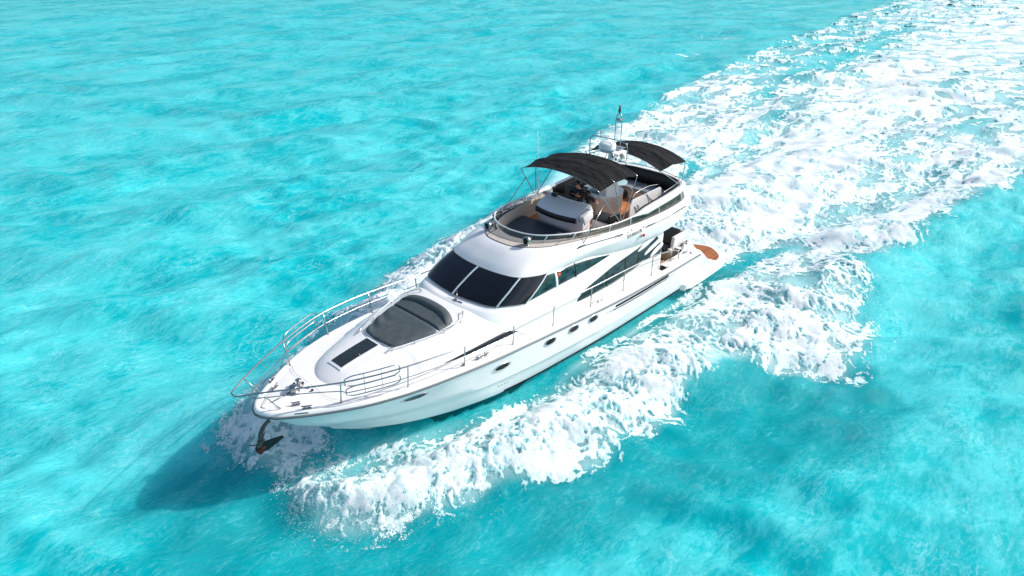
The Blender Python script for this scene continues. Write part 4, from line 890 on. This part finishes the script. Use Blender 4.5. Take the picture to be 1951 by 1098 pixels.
def density(x, y):
    wob = .35 * fbm(x * .55, y * .55, 4, 21); far = sstep(15, 70, -x)
    e1 = polysd(x, y, BOWP) + wob * 1.1; e2 = polysd(x, y, BOWS) + wob * (1.2 + 2 * far); e3 = polysd(x, y, STERN) + wob * (1.5 + 3 * far); e4 = polysd(x, y, MIST) + wob
    dC, sC, vC = polyline(x, y, CREST)
    ed = .35 + 1.5 * sstep(-5, -11, x) * sstep(3.0, 6.5, y)
    d1 = sstep(-.5, ed, e1) * (.62 + .36 * np.exp(-((dC / (vC[..., 1] * 1.15)) ** 2)))
    d1 = np.where(x < -5, np.maximum(d1, sstep(-.5, ed + .3, e1) * .84), d1)
    d1 = d1 * (1 - .28 * sstep(1.8, 4.5, x) * sstep(8.0, 6.8, x) * (1 - sstep(.5, 1.3, y - np.interp(x, [2, 5, 8], [2.0, 1.5, .3])))) 
    d2 = sstep(-.6, .9, e2) * (.84 - .34 * far + .12 * sstep(-8, -4, x))
    mid = polyline(x, y, [(-11, 0), (-17, -.8), (-24.5, -1.6), (-45, -4.2), (-80, -5.5), (-165, -4)])[0]
    d3 = sstep(-.6, 1.3, e3) * (.80 - .12 * far + .30 * np.exp(-(mid / (2.6 + .06 * np.abs(x + 11))) ** 2) + .14 * np.exp(-((e3 - 1.3) / 1.2) ** 2))
    d4 = sstep(-.5, .8, e4) * .36
    d = np.maximum(np.maximum(d1, d2), np.maximum(d3, d4))
    for (cx, cy), lx, ly, a in GAPS:
        sl = -.13 if cy < 3 else .12
        yy = y - cy - (cx - x) * sl * 1.0
        d = d - .8 * a * np.exp(-((x - cx) / lx) ** 2 - (yy / ly) ** 2)
    d = d + (.22 + .12 * far) * fbm(x * .23, y * .5, 3, 31) * (d > .02) * (d < .97)
    for cx, cy, lx, ly in CAPS: d = np.maximum(d, .62 * np.exp(-((x - cx + .6 * (y - cy)) / lx) ** 2 - ((y - cy) / ly) ** 2))
    # clear water close under the hull side
    d = d * (1 - sstep(.2, -.5, np.abs(y) - 2.5 - .0 * x) * sstep(-11, -9, x) * (1 - sstep(2.2, 4.5, x)) * .66 * (y > 0))
    d = d + .30 * fbm(x * .35, y * 2.4, 4, 41) * (np.abs(y) < 3.4) * sstep(-12, -10, x) * (1 - sstep(-1, 2, x)) + .72 * np.exp(-((np.abs(y) - 2.38) / .17) ** 2) * sstep(-10.5, -7, x) * (1 - .8 * sstep(-4.5, 2.5, x)) * (x < 5)
    return np.clip(d, 0, .985)
CAPS = [(-71.6, -30.8, 1.2, 3.2), (-58, -28, 1.2, 1.6)]
HIX = [c[0] for c in chine] ; HIY = [c[1] for c in chine]
def hull_half(x): return np.interp(x, HIX[::-1], HIY[::-1], left=0, right=0)

WATERM = bpy.data.materials.new('sea_water'); WATERM.use_nodes = True
def water_material(m):
    t = m.node_tree; b = t.nodes['Principled BSDF']; N = t.nodes.new; Lk = t.links.new
    
    tc = N('ShaderNodeTexCoord')
    def noise(scale, det, rough=.5, dist=0., st=(1, 1, 1), rot=0., dim='3D'):
        mp = N('ShaderNodeMapping'); mp.inputs['Scale'].default_value = st; mp.inputs['Rotation'].default_value = (0, 0, rot); Lk(tc.outputs['Object'], mp.inputs[0])
        n_ = N('ShaderNodeTexNoise'); n_.inputs['Scale'].default_value = scale; n_.inputs['Detail'].default_value = det; n_.inputs['Roughness'].default_value = rough; n_.inputs['Distortion'].default_value = dist
        Lk(mp.outputs[0], n_.inputs['Vector']); return n_.outputs[0]
    def math_(op, a, b_, c=None):
        n_ = N('ShaderNodeMath'); n_.operation = op
        for i, v in enumerate((a, b_, c)):
            if v is None: continue
            if hasattr(v, 'node'): Lk(v, n_.inputs[i])
            else: n_.inputs[i].default_value = v
        return n_.outputs[0]
    def ramp(f, p0, p1):
        n_ = N('ShaderNodeMapRange'); n_.interpolation_type = 'SMOOTHSTEP'; Lk(f, n_.inputs['Value']); n_.inputs['From Min'].default_value = p0; n_.inputs['From Max'].default_value = p1; return n_.outputs[0]
    def mix(f, a, b_):
        n_ = N('ShaderNodeMix'); n_.data_type = 'RGBA'
        for i, v in ((0, f), (6, a), (7, b_)):
            if hasattr(v, 'node'): Lk(v, n_.inputs[i])
            else: n_.inputs[i].default_value = v if i == 0 else (*v, 1)
        return n_.outputs[2]
    big = noise(.13, 6, .55, .8, (1, 1.4, 1), .5); med = noise(.55, 10, .66, .8, (1, 1.7, 1), .55); wisp = noise(1.7, 9, .68, .7, (.8, 1.9, 1), .5)
    fine_ = noise(5.5, 8, .72, .6, (.7, 1.8, 1), .45)
    cloud = math_('ADD', math_('MULTIPLY', big, .42), math_('ADD', math_('MULTIPLY', med, .30), math_('ADD', math_('MULTIPLY', wisp, .24), math_('MULTIPLY', fine_, .20))))
    f = ramp(cloud, .515, .625)
    ae = N('ShaderNodeAttribute'); ae.attribute_name = 'aer'; cl_ = N('ShaderNodeAttribute'); cl_.attribute_name = 'clr_shade'
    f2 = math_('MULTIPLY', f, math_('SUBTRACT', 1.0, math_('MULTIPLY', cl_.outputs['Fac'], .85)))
    deep = mix(cl_.outputs['Fac'], DEEP, DEEP_SHADE)  # darker tone carries the painted bow shade and wave trough
    base = mix(f2, deep, PALE)
    st = math_('MULTIPLY', ramp(noise(2.4, 8, .7, 1.2, (.7, 1.9, 1), .5), .56, .74), math_('MULTIPLY', ramp(big, .47, .62), .40))
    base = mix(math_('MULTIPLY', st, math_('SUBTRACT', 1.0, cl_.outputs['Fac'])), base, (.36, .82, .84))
    rip = ramp(noise(3.6, 7, .68, .5, (.7, 1.7, 1), .75), .50, .72); rip2 = ramp(noise(10, 6, .7, .4, (.7, 1.7, 1), .95), .50, .74)
    base = mix(math_('MULTIPLY', math_('MAXIMUM', rip, math_('MULTIPLY', rip2, .5)), math_('MULTIPLY', ramp(noise(.8, 4, .55), .36, .62), .42)), base, (.16, .66, .68))  # light on the ripples put into the base colour as pale streaks
    rd = ramp(noise(4.4, 7, .68, .5, (.7, 1.7, 1), .7), .52, .70)
    base = mix(math_('MULTIPLY', rd, .40), base, (.0, .36, .40))
    def lines(src, wd): return math_('SUBTRACT', 1.0, ramp(math_('ABSOLUTE', math_('SUBTRACT', src, .5), None), .0, wd))
    l1 = math_('MULTIPLY', lines(noise(.85, 7, .62, 1.0, (.8, 1.8, 1), .55), .022), ramp(noise(.35, 3), .46, .62))
    l2 = math_('MULTIPLY', lines(noise(2.1, 6, .62, 1.2, (.8, 1.9, 1), .45), .028), ramp(noise(.6, 3, .5, 0, (1, 1, 1), 2.), .44, .62))
    base = mix(math_('MULTIPLY', math_('MAXIMUM', l1, l2), math_('SUBTRACT', .42, math_('MULTIPLY', cl_.outputs['Fac'], .3))), base, (.34, .74, .75))  # thin crest highlights painted into the water colour
    dk = math_('MULTIPLY', lines(noise(1.3, 6, .6, 1.1, (.8, 2.0, 1), .6), .03), .35)
    base = mix(dk, base, (.0, .33, .37))
    base = mix(ae.outputs['Fac'], base, (.55, .83, .84))
    out_n = [q for q in t.nodes if q.type == 'OUTPUT_MATERIAL'][0]
    sss = N('ShaderNodeSubsurfaceScattering'); sss.falloff = 'BURLEY'; Lk(base, sss.inputs['Color']); sss.inputs['Scale'].default_value = 2.0; sss.inputs['Radius'].default_value = (.15, 1.0, 1.0)
    df = N('ShaderNodeBsdfDiffuse'); Lk(base, df.inputs['Color'])
    body = N('ShaderNodeMixShader'); body.inputs[0].default_value = .72; Lk(df.outputs[0], body.inputs[1]); Lk(sss.outputs[0], body.inputs[2])
    r1 = noise(1.6, 5, .6, .6, (1, 1.9, 1), 1.05); r2 = noise(6, 6, .65, .5, (1, 2.0, 1), .8)
    b1 = N('ShaderNodeBump'); b1.inputs['Strength'].default_value = .9; b1.inputs['Distance'].default_value = .16; Lk(r1, b1.inputs['Height'])
    b2 = N('ShaderNodeBump'); b2.inputs['Strength'].default_value = .9; b2.inputs['Distance'].default_value = .04; Lk(r2, b2.inputs['Height']); Lk(b1.outputs[0], b2.inputs['Normal'])
    b3 = N('ShaderNodeBump'); b3.inputs['Strength'].default_value = .5; b3.inputs['Distance'].default_value = .10; Lk(math_('ADD', r1, math_('MULTIPLY', r2, .30)), b3.inputs['Height']); Lk(b3.outputs[0], df.inputs['Normal'])
    gl = N('ShaderNodeBsdfGlossy'); gl.inputs['Roughness'].default_value = .07; Lk(b2.outputs[0], gl.inputs['Normal'])
    fr = N('ShaderNodeFresnel'); fr.inputs['IOR'].default_value = 1.33; Lk(b2.outputs[0], fr.inputs['Normal'])
    ms = N('ShaderNodeMixShader'); Lk(math_('MAXIMUM', math_('MULTIPLY', math_('SUBTRACT', fr.outputs[0], .018), .6), .002), ms.inputs[0]); Lk(body.outputs[0], ms.inputs[1]); Lk(gl.outputs[0], ms.inputs[2]); Lk(ms.outputs[0], out_n.inputs[0])
    t.nodes.remove(b)
DEEP = (.0, .41, .455); DEEP_SHADE = (.0, .29, .33); PALE = (.07, .55, .58)
water_material(WATERM)

def axis_(lo, hi, d, gneg, gpos, far):
    a = list(np.arange(lo, hi, d)); s = d; x = lo; neg = []
    while x > -far: s *= 1 + gneg; s = min(s, 200); x -= s; neg.append(x)
    s = d; x = a[-1]; pos = []
    while x < far: s *= 1 + gpos; s = min(s, 400); x += s; pos.append(x)
    return np.array(neg[::-1] + a + pos)
def np_mesh(name, X, Y, Z, m_, keep=None, attrs=None):
    ny, nx = X.shape; co = np.stack([X.ravel(), Y.ravel(), Z.ravel()], -1)
    i = np.arange((ny - 1) * (nx - 1)); r_ = i // (nx - 1); c = i % (nx - 1); a = r_ * nx + c
    q = np.stack([a, a + 1, a + nx + 1, a + nx], -1)
    if keep is not None:
        q = q[keep.ravel()]; used = np.unique(q); mp = np.zeros(len(co), np.int64); mp[used] = np.arange(len(used)); q = mp[q]; co = co[used]
    else: used = slice(None)
    me = bpy.data.meshes.new(name); me.vertices.add(len(co)); me.vertices.foreach_set('co', co.astype(np.float32).ravel())
    me.loops.add(q.size); me.loops.foreach_set('vertex_index', q.astype(np.int32).ravel()); me.polygons.add(len(q))
    me.polygons.foreach_set('loop_start', np.arange(0, q.size, 4, dtype=np.int32)); me.polygons.foreach_set('use_smooth', np.ones(len(q), bool)); me.update(calc_edges=True)
    for k_, v_ in (attrs or {}).items():
        at = me.attributes.new(k_, 'FLOAT', 'POINT'); at.data.foreach_set('value', v_.ravel()[used].astype(np.float32))
    me.materials.append(m_); return link(bpy.data.objects.new(name, me))
gx = axis_(-24, 13.5, .11, .015, .06, 4000); gy = axis_(-12, 15, .11, .015, .06, 4000)
X, Y = np.meshgrid(gx, gy); SX, SY = np.meshgrid(np.gradient(gx), np.gradient(gy)); SP = np.maximum(SX, SY)
Z = sea(X, Y, SP)
D = np.zeros(X.shape); m_ = (X > -170) & (X < 12) & (Y > -42) & (Y < 25); D[m_] = density(X[m_], Y[m_])
aer = np.clip(sstep(.25, .95, D) * .55 + .25 * sstep(.3, .8, D) * (fbm(X * .4, Y * .8, 3, 77) + .3), 0, .8)
clr_shade = np.exp(-(np.maximum(0, polysd(X, Y, [(12.2, -1.6), (10.5, -2.2), (9, -.6), (8.8, 2.5), (7, 3.6), (4.5, 4.8), (2.6, 6), (-1.5, 6.2), (-5, 6.6), (-7.6, 9.6), (-6.4, 11), (-3.2, 10.2), (1, 8.4), (3.5, 7.2), (6.2, 6.4), (8.5, 6.5), (11.0, 3.6)]) * -1) / .7) ** 2)  # bow shadow and dark wave trough put into the water colour, fewer pale clouds
clr_shade = np.clip(clr_shade + np.exp(-((np.abs(Y) - 2.6) / .8) ** 2) * sstep(-14, -10, X) * (1 - sstep(3, 6, X)), 0, 1)
hw = hull_half(X); Z = np.where((np.abs(Y) < hw - .35) & (X > -10.3) & (X < 4.2), np.minimum(Z, -.35), Z)
water = np_mesh('water', X, Y, Z, WATERM, attrs=dict(aer=aer, clr_shade=clr_shade)); tag(water, 'turquoise choppy sea with pale milky patches', kind='structure')

FOAMM = mat('foam', (.80, .81, .81), .9, spec=.08, var=.10, vs=1.6, vcol=(.56, .70, .72), detail=9, bump=.5, bs=16, bd=.03)
_b = FOAMM.node_tree.nodes['Principled BSDF']; _b.inputs['Subsurface Weight'].default_value = .7; _b.inputs['Subsurface Scale'].default_value = .30; _b.inputs['Subsurface Radius'].default_value = (.8, 1, 1)
def foam_alpha():
    t = FOAMM.node_tree; N = t.nodes.new; Lk = t.links.new
    def M_(op, a, b_, c=None):
        n_ = N('ShaderNodeMath'); n_.operation = op
        for i, v in enumerate((a, b_, c)):
            if v is None: continue
            if hasattr(v, 'node'): Lk(v, n_.inputs[i])
            else: n_.inputs[i].default_value = v
        return n_.outputs[0]
    cv = N('ShaderNodeAttribute'); cv.attribute_name = 'cov'; gr = N('ShaderNodeAttribute'); gr.attribute_name = 'gran'; tc = N('ShaderNodeTexCoord')
    n_ = N('ShaderNodeTexNoise'); n_.inputs['Scale'].default_value = 11; n_.inputs['Detail'].default_value = 6; n_.inputs['Roughness'].default_value = .7; n_.inputs['Distortion'].default_value = .6; Lk(tc.outputs['Object'], n_.inputs['Vector'])
    g_ = N('ShaderNodeTexNoise'); g_.inputs['Scale'].default_value = 24; g_.inputs['Detail'].default_value = 3; g_.inputs['Roughness'].default_value = .7; Lk(tc.outputs['Object'], g_.inputs['Vector'])
    a = M_('MULTIPLY_ADD', M_('SUBTRACT', n_.outputs[0], .5), .75, cv.outputs['Fac'])
    a = M_('MULTIPLY_ADD', M_('MULTIPLY', M_('SUBTRACT', g_.outputs[0], .53), gr.outputs['Fac']), 2.6, a)
    r_ = N('ShaderNodeMapRange'); r_.interpolation_type = 'SMOOTHSTEP'; Lk(a, r_.inputs['Value']); r_.inputs['From Min'].default_value = -.04; r_.inputs['From Max'].default_value = .13
    Lk(r_.outputs[0], _b.inputs['Alpha'])
    r2 = N('ShaderNodeMapRange'); r2.interpolation_type = 'SMOOTHSTEP'; Lk(a, r2.inputs['Value']); r2.inputs['From Min'].default_value = .0; r2.inputs['From Max'].default_value = .42
    src = _b.inputs['Base Color'].links[0].from_socket; mx = N('ShaderNodeMix'); mx.data_type = 'RGBA'; Lk(r2.outputs[0], mx.inputs[0]); mx.inputs[6].default_value = (.40, .74, .76, 1); Lk(src, mx.inputs[7]); Lk(mx.outputs[2], _b.inputs['Base Color'])
foam_alpha()
QREF = []
def foam_block(x0, x1, y0, y1, d, stx=1.):
    xs_ = np.linspace(x0, x1, int((x1 - x0) / (d * stx)) + 1); ys_ = np.arange(y0, y1, d); X, Y = np.meshgrid(xs_, ys_); D = density(X, Y)
    st = 1 + .5 * sstep(12, 60, -X)
    wx = .25 * fbm(X * 1.1, Y * 1.1, 3, 50); wy = .25 * fbm(X * 1.1 + 9, Y * 1.1, 3, 55)
    xx = (X + wx) / st; yy = (Y + wy)
    n1 = .6 * fbm(xx * .75, yy * 1.0, 6, 60, .6) + .42 * fbm(xx * .30, yy * .5, 3, 64, .5); n2 = fbm(xx * 2.2, yy * 2.6, 5, 70, .62, True); n3 = fbm(xx * 8, yy * 9, 2, 81)
    nn = .58 * n1 - .38 * (n2 - .55) + .12 * n3
    if not QREF: srt = np.sort(nn[D > .01]); QREF.append(srt[::max(1, len(srt)//2000)])
    q = np.interp(nn, QREF[0], np.linspace(0, 1, len(QREF[0])))
    ex = D - q
    hgt = sea(X, Y, .11 + .29 * sstep(25, 60, -X))
    near = sstep(-30, -8, X); pw = np.maximum(np.exp(-(polyline(X, Y, CREST)[0] / 1.3) ** 2), np.exp(-(polyline(X, Y, CRESTS)[0] / 1.3) ** 2))
    pw = np.maximum(pw, np.exp(-((X + 15) / 5) ** 2 - (Y / 2.5) ** 2)) * (.35 + .65 * near)
    bil = np.abs(fbm(X * .95, Y * .95, 3, 90, .45)) * 1.8
    t = sstep(-.1, .5, ex); fine = fbm(X * 6, Y * 6, 3, 120, .6); z = hgt + .012 + t * (.015 + .02 * sstep(.5, 1, D)) + t * pw * (.015 + .10 * bil) + t * .015 * bil + (.004 + .008 * t * (.3 + pw)) * fine
    hwv = hull_half(X)
    cell = lambda A: .25 * (A[:-1, :-1] + A[1:, :-1] + A[:-1, 1:] + A[1:, 1:])
    keep = (cell(ex) > -.13) & ~((np.abs(cell(Y)) < cell(hwv) - .03) & (cell(X) > -10.4)) & (cell(D) > .015)
    return X, Y, z, keep, ex, sstep(3.5, 7.5, X)
# the foam is one sheet of churned white water laid out in three patches of falling fineness
fo = []
for args in ((-17.0, 9.6, -9.6, 10.2, .036), (-46, -17.0, -22, 13, .075), (-165, -46, -42, 23, .20, 1.6)):
    Xf, Yf, Zf, kf, Ef, Gf = foam_block(*args); o_ = np_mesh('wake_foam', Xf, Yf, Zf, FOAMM, keep=kf, attrs=dict(cov=Ef, gran=Gf)); fo.append(o_)
base_o = fo[0]
bmj = bmesh.new()
for o_ in fo: bmj.from_mesh(o_.data)
mej = bpy.data.meshes.new('wake_foam'); bmj.to_mesh(mej); bmj.free(); mej.materials.append(FOAMM); mej.shade_smooth()
for o_ in fo:
    old = o_.data; bpy.data.objects.remove(o_); bpy.data.meshes.remove(old)
foam = link(bpy.data.objects.new('wake_foam', mej)); tag(foam, 'white churned foam of the bow waves and the long stern wake', 'foam', kind='stuff')

# flying droplets along the breaking edges
def droplets(n_):
    out_ = []
    cr_pts = {1: np.array(CREST)[1:9], -1: np.array(CRESTS)[1:9]}
    for k in range(n_):
        s = 1 if rs.rand() < .72 else -1; C_ = cr_pts[s]; f = rs.rand() ** 1.3 * (len(C_) - 1.001); i = int(f); t = f - i
        c = C_[i] * (1 - t) + C_[i + 1] * t; nx_, ny_ = .35, s * .93
        off = abs(rs.randn()) * (.6 if i < 4 else .5) + .1 + (.3 if i < 5 else .7); lat = rs.randn() * .25
        if rs.rand() < .35: off = -abs(rs.randn()) * .8
        x = c[0] + nx_ * off + lat; y = c[1] + ny_ * off; zt = .9 * math.exp(-max(0, off - .3) / .8) * rs.rand() ** 1.5 + .05
        out_.append((x, y, zt, .005 + .016 * rs.rand() ** 5))
    return np.array(out_)
Pd = droplets(30000); base_h = sea(Pd[:, 0], Pd[:, 1], np.full(len(Pd), .11))
dd = polysd(Pd[:, 0], Pd[:, 1], BOWP); Pd = Pd[(np.abs(Pd[:, 1]) > .3)]; base_h = sea(Pd[:, 0], Pd[:, 1], np.full(len(Pd), .11))
okd = ~((np.abs(Pd[:, 1]) < np.interp(Pd[:, 0], [q[0] for q in rub][::-1], [q[1] for q in rub][::-1]) + .05) & (Pd[:, 0] < 9)); Pd = Pd[okd]; base_h = base_h[okd]
OC = np.array([(1, 0, 0), (-1, 0, 0), (0, 1, 0), (0, -1, 0), (0, 0, 1), (0, 0, -1)]); OF = np.array([(0, 2, 4), (2, 1, 4), (1, 3, 4), (3, 0, 4), (2, 0, 5), (1, 2, 5), (3, 1, 5), (0, 3, 5)])
cen = np.stack([Pd[:, 0], Pd[:, 1], base_h + Pd[:, 2]], -1); V = (cen[:, None] + OC[None] * Pd[:, 3][:, None, None] * np.array([1.5, 1, 1])).reshape(-1, 3)
F = (OF[None] + 6 * np.arange(len(Pd))[:, None, None]).reshape(-1, 3)
me = bpy.data.meshes.new('spray'); me.vertices.add(len(V)); me.vertices.foreach_set('co', V.astype(np.float32).ravel()); me.loops.add(F.size); me.loops.foreach_set('vertex_index', F.astype(np.int32).ravel())
me.polygons.add(len(F)); me.polygons.foreach_set('loop_start', np.arange(0, F.size, 3, dtype=np.int32)); me.update(calc_edges=True); me.materials.append(FOAMM)
sprayo = link(bpy.data.objects.new('spray', me)); tag(sprayo, 'fine white droplets thrown up along the bow waves', 'spray', kind='stuff')
